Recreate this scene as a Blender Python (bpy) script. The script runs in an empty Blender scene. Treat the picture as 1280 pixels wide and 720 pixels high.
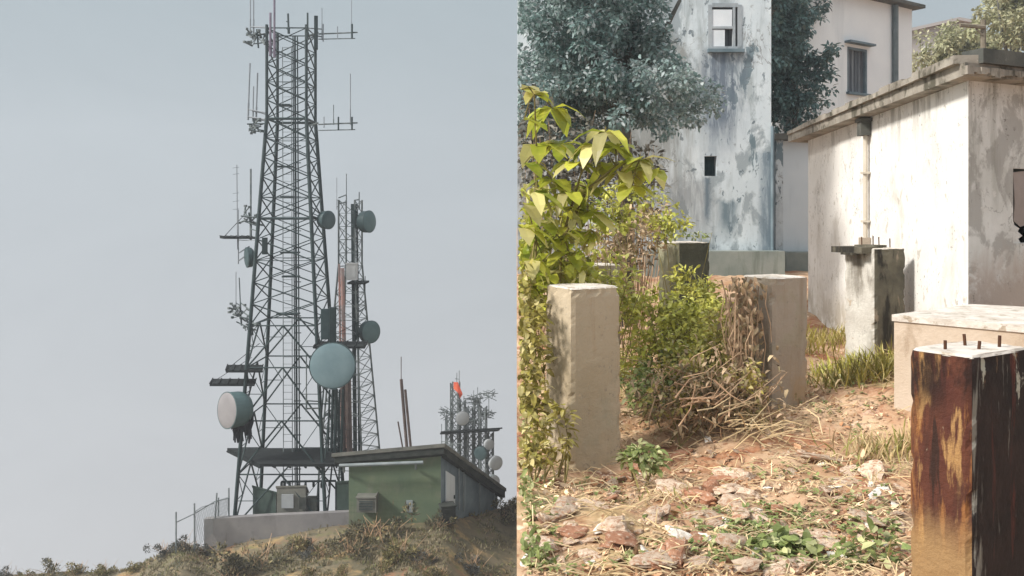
import bpy, bmesh, math, random
from mathutils import Vector, Matrix, noise
R = math.radians
rnd = random.Random(7)
F, CX, CY, EYE = 1100.0, 646.0, 268.0, 2.0      # focal length and principal point in photo pixels, eye height
def P(px, py, Y): return Vector(((px-CX)/F*Y, Y, EYE-(py-CY)/F*Y))
scene = bpy.context.scene
COL = scene.collection

# ------------------------------------------------------------------ mesh helpers
class MB:
    def __init__(s): s.v=[]; s.f=[]; s.m=[]
    def add(s, vs, fs, m=0):
        o=len(s.v); s.v += [tuple(v) for v in vs]
        for f in fs: s.f.append(tuple(i+o for i in f)); s.m.append(m)
    def box(s, c, size, rz=0, m=0, M=None):
        hx,hy,hz=[q/2 for q in size]
        vs=[Vector((x*hx,y*hy,z*hz)) for z in(-1,1) for y in(-1,1) for x in(-1,1)]
        T=M if M is not None else Matrix.Rotation(rz,3,'Z')
        c=Vector(c)
        s.add([T@v+c for v in vs],[(0,2,3,1),(4,5,7,6),(0,1,5,4),(1,3,7,5),(3,2,6,7),(2,0,4,6)],m)
    def prism(s, base, top, m=0, mside=None):       # two matching loops
        n=len(base); s.add(list(base)+list(top),[tuple(range(n-1,-1,-1)),tuple(range(n,2*n))],m)
        o=len(s.v)-2*n
        for i in range(n):
            j=(i+1)%n; s.f.append((o+i,o+j,o+n+j,o+n+i)); s.m.append(mside[i] if mside else m)
    def slab(s, poly, h, m=0): s.prism([Vector(p)-Vector((0,0,h)) for p in poly],[Vector(p) for p in poly],m)
    def tube(s, pts, r, n=6, m=0, r1=None):
        pts=[Vector(p) for p in pts]
        k=len(pts); rs=[r+(r1-r)*i/(k-1) if r1 is not None else r for i in range(k)]
        o=len(s.v); prev=None
        for i,p in enumerate(pts):
            d=(pts[min(i+1,k-1)]-pts[max(i-1,0)])
            if d.length<1e-9: d=Vector((0,0,1))
            d.normalize()
            a=d.orthogonal().normalized() if prev is None else (prev-d*prev.dot(d))
            if a.length<1e-6: a=d.orthogonal()
            a.normalize(); prev=a; b=d.cross(a)
            for q in range(n):
                t=2*math.pi*q/n; s.v.append(tuple(p+(a*math.cos(t)+b*math.sin(t))*rs[i]))
        for i in range(k-1):
            for q in range(n):
                w=(q+1)%n; s.f.append((o+i*n+q,o+i*n+w,o+(i+1)*n+w,o+(i+1)*n+q)); s.m.append(m)
        s.f.append(tuple(o+q for q in range(n-1,-1,-1))); s.m.append(m)
        s.f.append(tuple(o+(k-1)*n+q for q in range(n))); s.m.append(m)
    def lathe(s, c, d, prof, n=28, m=0):            # prof: (radius, along)
        d=Vector(d).normalized(); a=d.orthogonal().normalized(); b=d.cross(a); c=Vector(c); o=len(s.v)
        for r,h in prof:
            for q in range(n):
                t=2*math.pi*q/n; s.v.append(tuple(c+d*h+(a*math.cos(t)+b*math.sin(t))*max(r,1e-4)))
        for i in range(len(prof)-1):
            for q in range(n):
                w=(q+1)%n; s.f.append((o+i*n+q,o+i*n+w,o+(i+1)*n+w,o+(i+1)*n+q)); s.m.append(m)
    def leaf(s, c, d, up, L, W, bend=.25, m=0, keep=None):
        d=d.normalized(); side=d.cross(up)
        if side.length<1e-4: side=d.orthogonal()
        side.normalize(); u=side.cross(d)
        p=[c, c+d*L*.35+side*W*.5+u*W*.12, c+d*L*.35-side*W*.5+u*W*.12, c+d*L*.4,
           c+d*L*.72+side*W*.41-u*L*bend*.35, c+d*L*.72-side*W*.41-u*L*bend*.35, c+d*L*.75-u*L*bend*.45, c+d*L-u*L*bend]
        if keep and not all(keep(q) for q in p): return
        s.add(p,[(0,1,3),(0,3,2),(1,4,6,3),(3,6,5,2),(4,7,6),(6,7,5)],m)
    def dleaf(s, c, d, up, L, W, m=0, keep=None):   # small four point leaf
        d=d.normalized(); side=d.cross(up)
        if side.length<1e-4: side=d.orthogonal()
        side.normalize(); u=side.cross(d)
        p=[c, c+d*L*.5+side*W*.5+u*W*.15, c+d*L, c+d*L*.5-side*W*.5+u*W*.15]
        if keep and not all(keep(q) for q in p): return
        s.add(p,[(0,1,2),(0,2,3)],m)
    def build(s, name, mats, parent=None, smooth=False, loc=None):
        me=bpy.data.meshes.new(name)
        o_=Vector(loc) if loc is not None else Vector((0,0,0))
        me.from_pydata([tuple(Vector(v)-o_) for v in s.v],[],s.f)
        mats=mats if isinstance(mats,(list,tuple)) else [mats]
        for x in mats: me.materials.append(x)
        if len(mats)>1: me.polygons.foreach_set('material_index',s.m)
        if smooth: me.polygons.foreach_set('use_smooth',[True]*len(me.polygons))
        me.update()
        ob=bpy.data.objects.new(name,me); COL.objects.link(ob)
        if parent is not None:
            ob.parent=parent; w_=Vector((0,0,0)); q_=parent
            while q_ is not None: w_+=q_.location; q_=q_.parent
            ob.location=o_-w_
        else: ob.location=o_
        return ob
def tag(o,label=None,cat=None,group=None,kind=None):
    if label: o['label']=label
    if cat: o['category']=cat
    if group: o['group']=group
    if kind: o['kind']=kind
    return o
def thing(name,label,cat,loc,group=None):
    o=bpy.data.objects.new(name,None); COL.objects.link(o); o.location=Vector(loc); o.empty_display_size=.2
    return tag(o,label,cat,group)
def copy_tree(o,parent=None):
    c=o.copy(); COL.objects.link(c); c.parent=parent
    for ch in list(o.children): copy_tree(ch,c)
    return c
def rv(k=1.0): return Vector((rnd.uniform(-1,1),rnd.uniform(-1,1),rnd.uniform(-1,1)))*k
def sstep(a,b,x):
    t=min(1,max(0,(x-a)/(b-a))); return t*t*(3-2*t)

# ------------------------------------------------------------------ materials
def newmat(name):
    m=bpy.data.materials.new(name); m.use_nodes=True; nt=m.node_tree; nt.nodes.clear()
    out=nt.nodes.new('ShaderNodeOutputMaterial'); b=nt.nodes.new('ShaderNodeBsdfPrincipled')
    nt.links.new(b.outputs[0],out.inputs[0]); return m,nt,b,out
def nz(nt,vec,scale,detail=6,rough=.6,dist=0):
    n=nt.nodes.new('ShaderNodeTexNoise'); n.inputs['Scale'].default_value=scale; n.inputs['Detail'].default_value=detail
    n.inputs['Roughness'].default_value=rough; n.inputs['Distortion'].default_value=dist
    nt.links.new(vec,n.inputs['Vector']); return n.outputs['Fac']
def mapr(nt,val,a,b,c=0,d=1):
    n=nt.nodes.new('ShaderNodeMapRange'); n.inputs[1].default_value=a; n.inputs[2].default_value=b
    n.inputs[3].default_value=c; n.inputs[4].default_value=d; nt.links.new(val,n.inputs[0]); return n.outputs[0]
def mixc(nt,fac,a,b):
    n=nt.nodes.new('ShaderNodeMix'); n.data_type='RGBA'
    if hasattr(fac,'node'): nt.links.new(fac,n.inputs[0])
    else: n.inputs[0].default_value=fac
    for i,x in ((6,a),(7,b)):
        if hasattr(x,'node'): nt.links.new(x,n.inputs[i])
        else: n.inputs[i].default_value=(*x,1)
    return n.outputs[2]
def math_(nt,op,a,b):
    n=nt.nodes.new('ShaderNodeMath'); n.operation=op
    for i,x in ((0,a),(1,b)):
        if hasattr(x,'node'): nt.links.new(x,n.inputs[i])
        else: n.inputs[i].default_value=x
    return n.outputs[0]
def scaled(nt,vec,s,loc=(0,0,0)):
    n=nt.nodes.new('ShaderNodeMapping'); n.inputs['Scale'].default_value=s; n.inputs['Location'].default_value=loc
    nt.links.new(vec,n.inputs['Vector']); return n.outputs[0]
def surf(name,a,b,scale=3,lo=.35,hi=.65,layers=(),rough=.85,bump=.3,bscale=25,metal=0,island=0,objrand=0,regions=(),cracks=0,speck=0):
    """layers: (colour, mapping scale xyz, noise scale, threshold, softness, strength[, zlo, zhi])"""
    m,nt,bs,out=newmat(name)
    tc=nt.nodes.new('ShaderNodeTexCoord'); vec=tc.outputs['Object']
    if objrand:
        oi=nt.nodes.new('ShaderNodeObjectInfo'); ad=nt.nodes.new('ShaderNodeVectorMath'); ad.operation='ADD'
        ml=math_(nt,'MULTIPLY',oi.outputs['Random'],37.0)
        nt.links.new(vec,ad.inputs[0]); nt.links.new(ml,ad.inputs[1]); vec=ad.outputs[0]
    f=mapr(nt,nz(nt,vec,scale),lo,hi); c=mixc(nt,f,a,b)
    if island:
        g=nt.nodes.new('ShaderNodeNewGeometry'); hv=nt.nodes.new('ShaderNodeHueSaturation')
        nt.links.new(c,hv.inputs['Color']); nt.links.new(mapr(nt,g.outputs['Random Per Island'],0,1,1-island,1+island),hv.inputs['Value']); c=hv.outputs[0]
    if objrand:
        hv=nt.nodes.new('ShaderNodeHueSaturation'); nt.links.new(c,hv.inputs['Color'])
        nt.links.new(mapr(nt,oi.outputs['Random'],0,1,1-objrand,1+objrand),hv.inputs['Value']); c=hv.outputs[0]
    for i,L in enumerate(layers):
        v=scaled(nt,vec,L[1],(i*3.7,i*1.3,i*.7)); fac=mapr(nt,nz(nt,v,L[2],8,.65,.4),L[3],L[3]+L[4],0,L[5])
        if len(L)>6:
            sp=nt.nodes.new('ShaderNodeSeparateXYZ'); nt.links.new(tc.outputs['Object'],sp.inputs[0])
            zz=math_(nt,'ADD',sp.outputs[2],math_(nt,'MULTIPLY',math_(nt,'SUBTRACT',nz(nt,scaled(nt,vec,(1,1,.22)),9,8,.7),.5),1.6*abs(L[7]-L[6])))
            fac=math_(nt,'MULTIPLY',fac,mapr(nt,zz,L[6],L[7]))
        c=mixc(nt,fac,c,L[0])
    if speck:
        c=mixc(nt,math_(nt,'MULTIPLY',mapr(nt,nz(nt,vec,speck,4,.75),.60,.64),mapr(nt,nz(nt,vec,speck*.12,4,.6),.46,.60,0,.8)),c,(.17,.16,.14))
    if cracks:
        cn=math_(nt,'ABSOLUTE',math_(nt,'SUBTRACT',nz(nt,scaled(nt,vec,(1,1,.8),(9,4,2)),cracks,8,.62,.6),.5),0)
        c=mixc(nt,math_(nt,'MULTIPLY',mapr(nt,cn,.0,.006,1,0),mapr(nt,nz(nt,vec,cracks*.7,3),.50,.60,0,.75)),c,(.10,.09,.08))
    if regions:
        sp2=nt.nodes.new('ShaderNodeSeparateXYZ'); nt.links.new(tc.outputs['Object'],sp2.inputs[0])
        wob=math_(nt,'SUBTRACT',nz(nt,scaled(nt,vec,(1,1,.45)),1.6,8,.7),.5)
        for i,(x0,x1,za,zb,sf,colr,st) in enumerate(regions):
            xx=math_(nt,'ADD',sp2.outputs[0],math_(nt,'MULTIPLY',wob,sf*2.2)); zz=math_(nt,'ADD',sp2.outputs[2],math_(nt,'MULTIPLY',wob,sf*4))
            f=math_(nt,'MULTIPLY',mapr(nt,xx,x0-sf*.5,x0+sf*.5),mapr(nt,xx,x1+sf*.5,x1-sf*.5))
            f=math_(nt,'MULTIPLY',f,math_(nt,'MULTIPLY',mapr(nt,zz,za-sf*1.5,za+sf*1.5),mapr(nt,zz,zb+sf*.3,zb-sf*.3)))
            f=math_(nt,'MULTIPLY',f,mapr(nt,nz(nt,scaled(nt,vec,(1,1,.12),(i*5,0,i)),2.6,8,.75),.40,.54,.30*st,st))
            c=mixc(nt,f,c,colr)
    nt.links.new(c,bs.inputs['Base Color']); bs.inputs['Roughness'].default_value=rough; bs.inputs['Metallic'].default_value=metal
    bs.inputs['Specular IOR Level'].default_value=.25
    if bump:
        bn=nt.nodes.new('ShaderNodeBump'); bn.inputs['Strength'].default_value=bump; bn.inputs['Distance'].default_value=.02
        nt.links.new(nz(nt,vec,bscale,8,.7),bn.inputs['Height']); nt.links.new(bn.outputs[0],bs.inputs['Normal'])
    return m
def leafmat(name,a,b,scale=.8,trans=.3,var=.35,rough=.5,c3=None,spec=.35):
    m,nt,bs,out=newmat(name)
    tc=nt.nodes.new('ShaderNodeTexCoord'); g=nt.nodes.new('ShaderNodeNewGeometry')
    c=mixc(nt,mapr(nt,nz(nt,tc.outputs['Object'],scale,3),.35,.65),a,b)
    if c3: c=mixc(nt,mapr(nt,g.outputs['Random Per Island'],.72,.8),c,c3)
    rr=nt.nodes.new('ShaderNodeTexWhiteNoise'); rr.noise_dimensions='1D'; nt.links.new(g.outputs['Random Per Island'],rr.inputs['W'])
    hv=nt.nodes.new('ShaderNodeHueSaturation'); nt.links.new(c,hv.inputs['Color'])
    nt.links.new(mapr(nt,rr.outputs[0],0,1,1-var,1+var),hv.inputs['Value'])
    nt.links.new(mapr(nt,g.outputs['Random Per Island'],0,1,.485,.515),hv.inputs['Hue']); c=hv.outputs[0]
    nt.links.new(c,bs.inputs['Base Color']); bs.inputs['Roughness'].default_value=rough; bs.inputs['Specular IOR Level'].default_value=spec
    tr=nt.nodes.new('ShaderNodeBsdfTranslucent'); nt.links.new(c,tr.inputs[0])
    mx=nt.nodes.new('ShaderNodeMixShader'); mx.inputs[0].default_value=trans
    nt.links.new(bs.outputs[0],mx.inputs[1]); nt.links.new(tr.outputs[0],mx.inputs[2]); nt.links.new(mx.outputs[0],out.inputs[0])
    return m
V=(1,1,.12)       # vertical streaks
M={}
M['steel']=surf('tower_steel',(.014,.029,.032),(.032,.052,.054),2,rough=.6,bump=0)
M['steel_far']=surf('steel_haze_far',(.11,.135,.145),(.24,.27,.28),2,rough=.6,bump=0)  # distance haze mixed into the colour, paler than the near tower steel
M['steel_mid']=surf('steel_haze_mid',(.07,.095,.10),(.16,.18,.18),3,rough=.6,bump=0)  # grey steel, its colour lightened for haze over the masts behind
M['ladder']=surf('ladder_grey',(.16,.19,.20),(.25,.28,.29),2,rough=.6,bump=0)
M['whip']=surf('whip_grey',(.16,.18,.20),(.22,.24,.26),2,rough=.6,bump=0)
M['purple_whip']=surf('whip_purple_grey',(.13,.11,.15),(.20,.17,.22),2,rough=.6,bump=0)
M['grate']=surf('dark_grating',(.006,.009,.010),(.016,.021,.022),3,rough=1.0,bump=.2)
M['dish_blue']=surf('dish_blue_grey',(.13,.20,.225),(.17,.245,.27),1.2,rough=.45,bump=0)
M['dish_dark']=surf('dish_dark_teal',(.03,.055,.06),(.06,.095,.10),1.2,rough=.5,bump=0)
M['dish_teal']=surf('dish_teal',(.07,.12,.125),(.10,.16,.165),1.2,rough=.5,bump=0)
M['dish_pale']=surf('dish_pale_pink_grey',(.205,.195,.20),(.25,.24,.243),1,rough=.5,bump=0)
M['dish_far']=surf('dish_light_grey',(.25,.27,.29),(.33,.35,.36),1,rough=.6,bump=0)
M['black_cloth']=surf('black_tarp',(.008,.009,.012),(.02,.022,.028),4,rough=.95,bump=.6,bscale=8)
M['white_box']=surf('pale_box',(.50,.51,.51),(.60,.60,.59),2,rough=.6,bump=.1)
M['orange_pole']=surf('faded_orange',(.36,.28,.27),(.45,.24,.20),.9,.42,.58,rough=.7,bump=0)
M['red_cloth']=surf('red_cloth',(.62,.09,.05),(.75,.16,.08),2,rough=.9,bump=.3)
M['rust_pole']=surf('brown_pole',(.085,.065,.06),(.14,.11,.10),3,rough=.8,bump=.1)
M['green_wall']=surf('green_hut_paint',(.095,.135,.088),(.135,.17,.105),.9,layers=[((.20,.19,.15),(1,1,.5),1.6,.52,.2,.6),((.10,.14,.085),(.12,.12,3.2),2.6,.53,.05,.55),((.20,.11,.06),V,5,.63,.05,.6),((.075,.11,.07),V,3,.55,.15,.5),((.21,.18,.15),(1,1,1),1.2,.35,.2,.75,-12.9,-13.6)],bump=.15)
M['blue_wall']=surf('blue_grey_sheet',(.10,.14,.17),(.21,.27,.31),.7,layers=[((.30,.36,.40),(3,3,.1),2.2,.60,.08,.7)],rough=.6,bump=.1)
M['hut_roof']=surf('hut_roof',(.10,.105,.095),(.18,.18,.16),2,bump=.3)
M['fascia']=surf('dark_fascia',(.022,.028,.026),(.045,.05,.045),3,bump=.2)
M['hill_wall']=surf('grey_render',(.20,.195,.20),(.27,.26,.255),.8,layers=[((.14,.13,.13),(1,1,.6),2,.55,.15,.6)],bump=.3)
M['cab_green']=surf('cabinet_green',(.03,.05,.043),(.05,.075,.065),2,rough=.6,bump=.05)
M['cab_grey']=surf('cabinet_grey',(.12,.125,.11),(.17,.17,.15),2,rough=.7,bump=.1)
M['hill']=surf('hill_soil',(.175,.145,.095),(.115,.10,.062),.45,.40,.60,layers=[((.36,.25,.12),(1,1,1),.8,.52,.12,.8),((.30,.14,.075),(1,1,1),.5,.58,.08,.6),((.05,.055,.035),(1,1,1),1.7,.52,.12,.8),((.13,.145,.05),(1,1,1),1.1,.56,.12,.6)],bump=1,bscale=6)
M['ground']=surf('yard_earth',(.37,.215,.12),(.53,.37,.24),1.3,.38,.62,layers=[((.30,.105,.045),(1,1,1),1.2,.52,.10,.85),((.15,.07,.04),(1,1,1),4.5,.57,.08,.85),((.74,.60,.46),(1,1,1),6,.60,.08,.8),((.44,.37,.17),(1,1,1),.7,.56,.12,.6),((.66,.48,.37),(1,1,1),2.6,.60,.08,.7),((.24,.09,.045),(1,1,1),9,.60,.05,.7)],bump=1,bscale=14)
M['pillar']=surf('pillar_render',(.40,.325,.22),(.48,.40,.29),1.5,layers=[((.36,.25,.15),V,5,.60,.10,.5),((.56,.49,.40),(1,1,1),9,.66,.04,.7),((.30,.29,.21),(1,1,.6),2.2,.56,.15,.5),((.52,.37,.19),(1,1,1),1.5,.45,.2,.5,.5,-.1)],bump=.6,bscale=16,cracks=1.3,speck=22)
M['pillar_pink']=surf('pillar_pinkish_render',(.33,.275,.215),(.40,.34,.275),1.8,layers=[((.26,.19,.12),V,4,.55,.12,.6),((.30,.28,.18),(1,1,1),2.2,.58,.12,.5),((.40,.27,.15),(1,1,1),3,.4,.15,.7,.75,.35)],bump=.6,bscale=16,cracks=1.6,speck=22)
M['sunlit_top']=surf('sunlit_lime_top',(.52,.47,.41),(.68,.63,.57),6,.4,.6,layers=[((.34,.27,.19),(1,1,1),9,.57,.06,.8),((.22,.20,.15),(1,1,1),4,.60,.06,.7)],bump=.9,bscale=24)  # pale lime, with the brightness of the sunlit top put into the colour
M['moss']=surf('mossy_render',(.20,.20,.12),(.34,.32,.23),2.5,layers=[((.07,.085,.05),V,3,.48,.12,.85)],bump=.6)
M['plinth']=surf('damp_plinth',(.17,.20,.185),(.26,.285,.26),1.2,layers=[((.10,.125,.10),V,3,.52,.12,.8)],bump=.5)
M['frame_grey']=surf('weathered_frame',(.25,.285,.31),(.36,.39,.41),2,layers=[((.12,.14,.15),V,5,.56,.08,.7)],bump=.2)
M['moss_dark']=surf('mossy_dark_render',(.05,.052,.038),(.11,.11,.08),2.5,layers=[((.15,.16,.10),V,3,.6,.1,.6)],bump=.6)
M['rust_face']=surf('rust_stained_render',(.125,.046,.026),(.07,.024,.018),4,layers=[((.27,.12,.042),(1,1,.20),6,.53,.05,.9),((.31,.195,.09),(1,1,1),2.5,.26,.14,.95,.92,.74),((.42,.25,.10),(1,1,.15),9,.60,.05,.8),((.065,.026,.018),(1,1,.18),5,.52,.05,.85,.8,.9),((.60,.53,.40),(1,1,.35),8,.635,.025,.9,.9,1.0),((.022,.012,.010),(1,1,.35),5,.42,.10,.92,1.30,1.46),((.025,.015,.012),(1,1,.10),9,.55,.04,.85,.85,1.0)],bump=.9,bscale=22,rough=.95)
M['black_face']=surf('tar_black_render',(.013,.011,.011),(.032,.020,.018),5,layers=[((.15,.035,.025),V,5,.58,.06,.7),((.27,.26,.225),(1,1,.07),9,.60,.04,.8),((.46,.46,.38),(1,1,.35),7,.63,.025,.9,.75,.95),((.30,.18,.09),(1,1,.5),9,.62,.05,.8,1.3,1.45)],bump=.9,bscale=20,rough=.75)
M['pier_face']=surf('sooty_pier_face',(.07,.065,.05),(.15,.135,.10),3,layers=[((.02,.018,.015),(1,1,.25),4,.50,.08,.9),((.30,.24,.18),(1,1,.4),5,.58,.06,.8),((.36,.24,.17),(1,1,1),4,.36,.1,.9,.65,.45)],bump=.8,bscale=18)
M['pier_front']=surf('grimy_lime_pier',(.46,.43,.385),(.60,.58,.53),3,layers=[((.22,.20,.17),(1,1,.3),3,.48,.12,.8),((.16,.14,.11),(1,1,.3),5,.50,.10,.85,1.1,1.5),((.40,.30,.20),(1,1,1),5,.62,.05,.7)],bump=.7,bscale=18,cracks=4)
M['white_wall']=surf('limewashed_wall',(.73,.71,.67),(.81,.795,.76),1.1,layers=[((.50,.465,.41),(1,1,.8),1.6,.54,.16,.65),((.40,.36,.30),(1,1,.7),6,.60,.05,.65),((.50,.47,.42),V,4,.60,.08,.4),((.42,.37,.29),(1,1,1),2.6,.34,.22,.8,1.0,.3),((.30,.285,.25),(1,1,.16),5,.50,.12,.7,2.9,3.35)],bump=.4,bscale=9,cracks=1.1,speck=18)
M['grey_wall']=surf('patchy_shaded_wall',(.52,.52,.49),(.68,.68,.66),1.4,layers=[((.33,.32,.30),(1,1,.7),1.9,.50,.05,.8),((.24,.235,.20),(1,1,.14),5,.50,.12,.8,1.9,3.3),((.40,.33,.28),(1,1,1),2.0,.36,.10,.85,1.7,1.3),((.60,.59,.56),(1,1,1),4,.60,.03,.8)],bump=.5,bscale=9,cracks=1.6,speck=14)  # patchy stains plus the front wall's shade mixed into the grey
M['roof_edge']=surf('weathered_concrete_roof',(.21,.185,.155),(.36,.33,.28),2.2,layers=[((.07,.065,.045),(1,1,.8),3,.52,.1,.85),((.48,.44,.38),(1,1,1),6,.62,.06,.6)],bump=.8,bscale=9)
M['roof_dark']=surf('dark_roof_fascia',(.06,.065,.06),(.12,.12,.105),2.5,layers=[((.30,.29,.26),(1,1,1),6,.64,.06,.6)],bump=.6)
HX=lambda px:(px-CX)/F*24.0
HZ=lambda py:EYE-(py-CY)/F*24.0
M['haze_lime']=surf('haze_blue_limewash',(.47,.535,.57),(.57,.625,.655),.35,layers=[((.36,.40,.42),(1,1,.35),.6,.50,.14,.75),((.64,.69,.71),(1,1,.6),.8,.52,.12,.8),((.26,.30,.31),V,2.0,.54,.1,.65),((.20,.24,.26),(1,1,.6),.9,.53,.05,.75),((.10,.15,.175),(1,1,.4),1.5,.585,.025,.85),((.07,.10,.12),(1,1,.6),4.5,.61,.03,.8)],bump=.4,bscale=5,cracks=.5,speck=4,  # limewash with stains; blue haze is put into the wall colour
  regions=[(HX(878),HX(926),HZ(172),HZ(62),.45,(.10,.13,.17),.92),(HX(820),HX(890),HZ(330),HZ(215),.8,(.20,.22,.235),.8),(HX(700),HX(872),HZ(262),HZ(60),1.2,(.22,.225,.21),.85),(HX(950),HX(972),HZ(330),HZ(190),.18,(.13,.18,.22),.9),(HX(880),HX(888),HZ(275),HZ(220),.14,(.11,.15,.18),.95),(HX(900),HX(922),HZ(288),HZ(250),.22,(.12,.17,.20),.95),(HX(820),HX(968),HZ(345),HZ(318),.5,(.24,.27,.25),.8),(HX(0),HX(700),HZ(400),HZ(150),1.0,(.24,.22,.20),.8)])
M['stain']=surf('mould_streak',(.105,.125,.16),(.17,.20,.235),1.0,layers=[((.27,.31,.34),V,2.5,.52,.12,.7)],bump=.3)
M['pale_lime']=surf('pale_limewash_hazed',(.56,.62,.655),(.64,.69,.72),.5,layers=[((.40,.45,.48),V,.9,.56,.12,.55),((.48,.43,.41),(1,1,.6),.7,.62,.1,.4)],bump=.3)  # limewash of the wing, same blue haze mixed into its colour
M['far_white']=surf('far_white_wall',(.68,.71,.73),(.76,.79,.80),.5,layers=[((.55,.59,.61),V,.9,.52,.15,.6)],bump=.2)
M['far_grey']=surf('far_grey_wall',(.33,.31,.30),(.38,.36,.35),.5,bump=.1)
M['slate']=surf('blue_grey_frame',(.10,.145,.17),(.17,.22,.25),2,bump=.1)
M['shutter']=surf('grey_shutter',(.15,.17,.19),(.22,.24,.255),1,layers=[((.06,.075,.09),(8,8,.05),1.5,.5,.1,.8)],rough=.6,bump=.1)
M['dark']=surf('dark_interior',(.012,.013,.014),(.03,.03,.03),2,bump=0)
M['black_teal']=surf('hole_shade_teal',(.01,.03,.035),(.02,.05,.055),2,bump=0)
M['curtain']=surf('pale_curtain',(.56,.60,.63),(.68,.71,.74),2,bump=.2)
M['grey_board']=surf('grey_board',(.26,.22,.20),(.33,.285,.265),2,layers=[((.13,.11,.10),V,4,.6,.08,.6)],bump=.3)
M['pipe']=surf('drain_pipe',(.50,.45,.37),(.60,.55,.47),3,rough=.6,bump=.1)
M['pipe_dark']=surf('dark_pipe',(.10,.13,.14),(.16,.19,.20),3,rough=.6,bump=.1)
M['rebar']=surf('rusty_rebar',(.05,.022,.013),(.10,.045,.022),9,bump=.4)
M['block']=surf('block_render',(.45,.36,.27),(.54,.45,.36),2,layers=[((.30,.22,.15),(1,1,.6),3,.56,.12,.6)],bump=.6)
M['stone']=surf('rubble_pale',(.48,.35,.25),(.66,.54,.42),4,layers=[((.34,.15,.075),(1,1,1),5,.50,.1,.8)],bump=.7,bscale=22,objrand=.25)
M['brick']=surf('broken_brick',(.33,.15,.085),(.44,.24,.15),5,layers=[((.58,.46,.36),(1,1,1),5,.55,.08,.8)],bump=.7,bscale=22,objrand=.2)
M['white_stone']=surf('white_plaster_lump',(.74,.69,.62),(.82,.78,.72),5,layers=[((.48,.38,.28),(1,1,1),6,.62,.08,.6)],bump=.6,objrand=.1)
M['wood']=surf('grey_pole_wood',(.14,.12,.09),(.20,.17,.13),5,bump=.3)
M['bark']=surf('tree_bark',(.06,.06,.05),(.12,.115,.10),3,layers=[((.03,.03,.028),(1,1,.2),6,.55,.1,.7)],bump=.8)
M['twig']=surf('dry_twig',(.29,.18,.11),(.47,.33,.21),3,bump=0,island=.45)
M['straw']=surf('dry_straw',(.50,.37,.20),(.62,.50,.32),3,bump=0,island=.35)
M['litter']=surf('dry_litter',(.30,.15,.075),(.62,.45,.29),2.2,.4,.6,bump=0,island=.6,rough=.8)
M['stem']=surf('green_brown_stem',(.16,.13,.05),(.24,.20,.07),4,bump=.1)
M['retaining']=surf('retaining_masonry',(.24,.22,.20),(.34,.31,.28),.8,layers=[((.13,.12,.11),(1,1,.4),1.5,.55,.1,.7)],bump=.8)
L_={}
L_['blue_tree']=leafmat('leaf_blue_grey',(.13,.205,.195),(.27,.35,.335),.7,.35,.4,.5,c3=(.40,.45,.45),spec=.5)  # pale blue leaf colours carry haze and sky reflection
L_['teal']=leafmat('leaf_teal',(.075,.15,.145),(.15,.24,.225),.6,.2,.4,.4,spec=.5)
L_['sapling']=leafmat('leaf_yellow_green',(.27,.34,.03),(.52,.53,.075),3.5,.4,.4,.4,c3=(.60,.52,.22))
L_['bush']=leafmat('leaf_bright_green',(.27,.29,.04),(.50,.49,.10),2,.3,.4,.5,c3=(.46,.44,.14))
L_['olive']=leafmat('leaf_olive',(.22,.20,.045),(.36,.31,.07),2,.3,.4,.5,c3=(.52,.43,.2))
L_['weed']=leafmat('leaf_weed_green',(.15,.21,.06),(.27,.31,.11),4,.3,.35,.5,c3=(.48,.47,.24))
L_['drybush']=leafmat('leaf_dry',(.34,.25,.15),(.50,.38,.24),2,.2,.4,.7,c3=(.16,.12,.07))
L_['thicket']=leafmat('leaf_thicket',(.16,.145,.115),(.26,.245,.20),1.5,.2,.4,.7,c3=(.10,.10,.085))
L_['straw']=leafmat('leaf_straw',(.50,.39,.20),(.62,.50,.28),2,.3,.3,.7,c3=(.32,.30,.10))
L_['pale']=leafmat('leaf_pale_olive',(.30,.31,.17),(.44,.43,.28),.7,.3,.3,.6)
L_['scrub']=leafmat('leaf_scrub',(.075,.075,.045),(.14,.125,.075),1.5,.2,.5,.7,c3=(.22,.18,.09))
L_['scrub_olive']=leafmat('leaf_scrub_olive',(.11,.11,.045),(.20,.175,.07),1.5,.2,.45,.7,c3=(.30,.24,.12))
L_['scrub_grey']=leafmat('leaf_scrub_grey',(.075,.078,.068),(.14,.14,.12),1.5,.2,.5,.7)
L_['hillgrass']=leafmat('hill_dry_grass',(.20,.175,.105),(.29,.25,.16),.6,.2,.4,.7,c3=(.15,.15,.06))

# ------------------------------------------------------------------ terrain
def interp(tab,x):
    if x<=tab[0][0]: return tab[0][1]
    for (a,b),(c,d) in zip(tab,tab[1:]):
        if x<=c: return b+(d-b)*(x-a)/(c-a)
    return tab[-1][1]
CREST=[(-300,738),(0,719),(110,714),(165,712),(195,698),(225,680),(262,688),(330,672),(435,656),(500,652),(556,650),(600,643),(645,629),(700,622)]
CREST_Y=[(-300,37),(160,37.5),(260,38.8),(556,39.2),(645,45.5),(700,46)]
def gl(X,Y):                                         # hill height on the left
    px=CX+F*X/max(Y,25); Yc=interp(CREST_Y,px); zc=EYE-(interp(CREST,px)-CY)/F*Yc
    z=zc-.055*max(0,Yc-Y) if Y<Yc else zc-.47*(Y-Yc)
    n=noise.fractal(Vector((X*.55,Y*.55,3)),1,2,4)
    return max(z+n*.10,-40)
def gr0(X,Y):
    z=.02+.35*sstep(12,24,Y)
    z+=.62*(1-sstep(.5,2.6,math.hypot(X-5.2,(Y-8.6)*.9)))
    z-=.10*(1-sstep(.4,1.6,math.hypot(X-.7,Y-7.2)))
    z+=.12*(1-sstep(.3,1.5,math.hypot(X-2.6,Y-8.6)))
    return z
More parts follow.
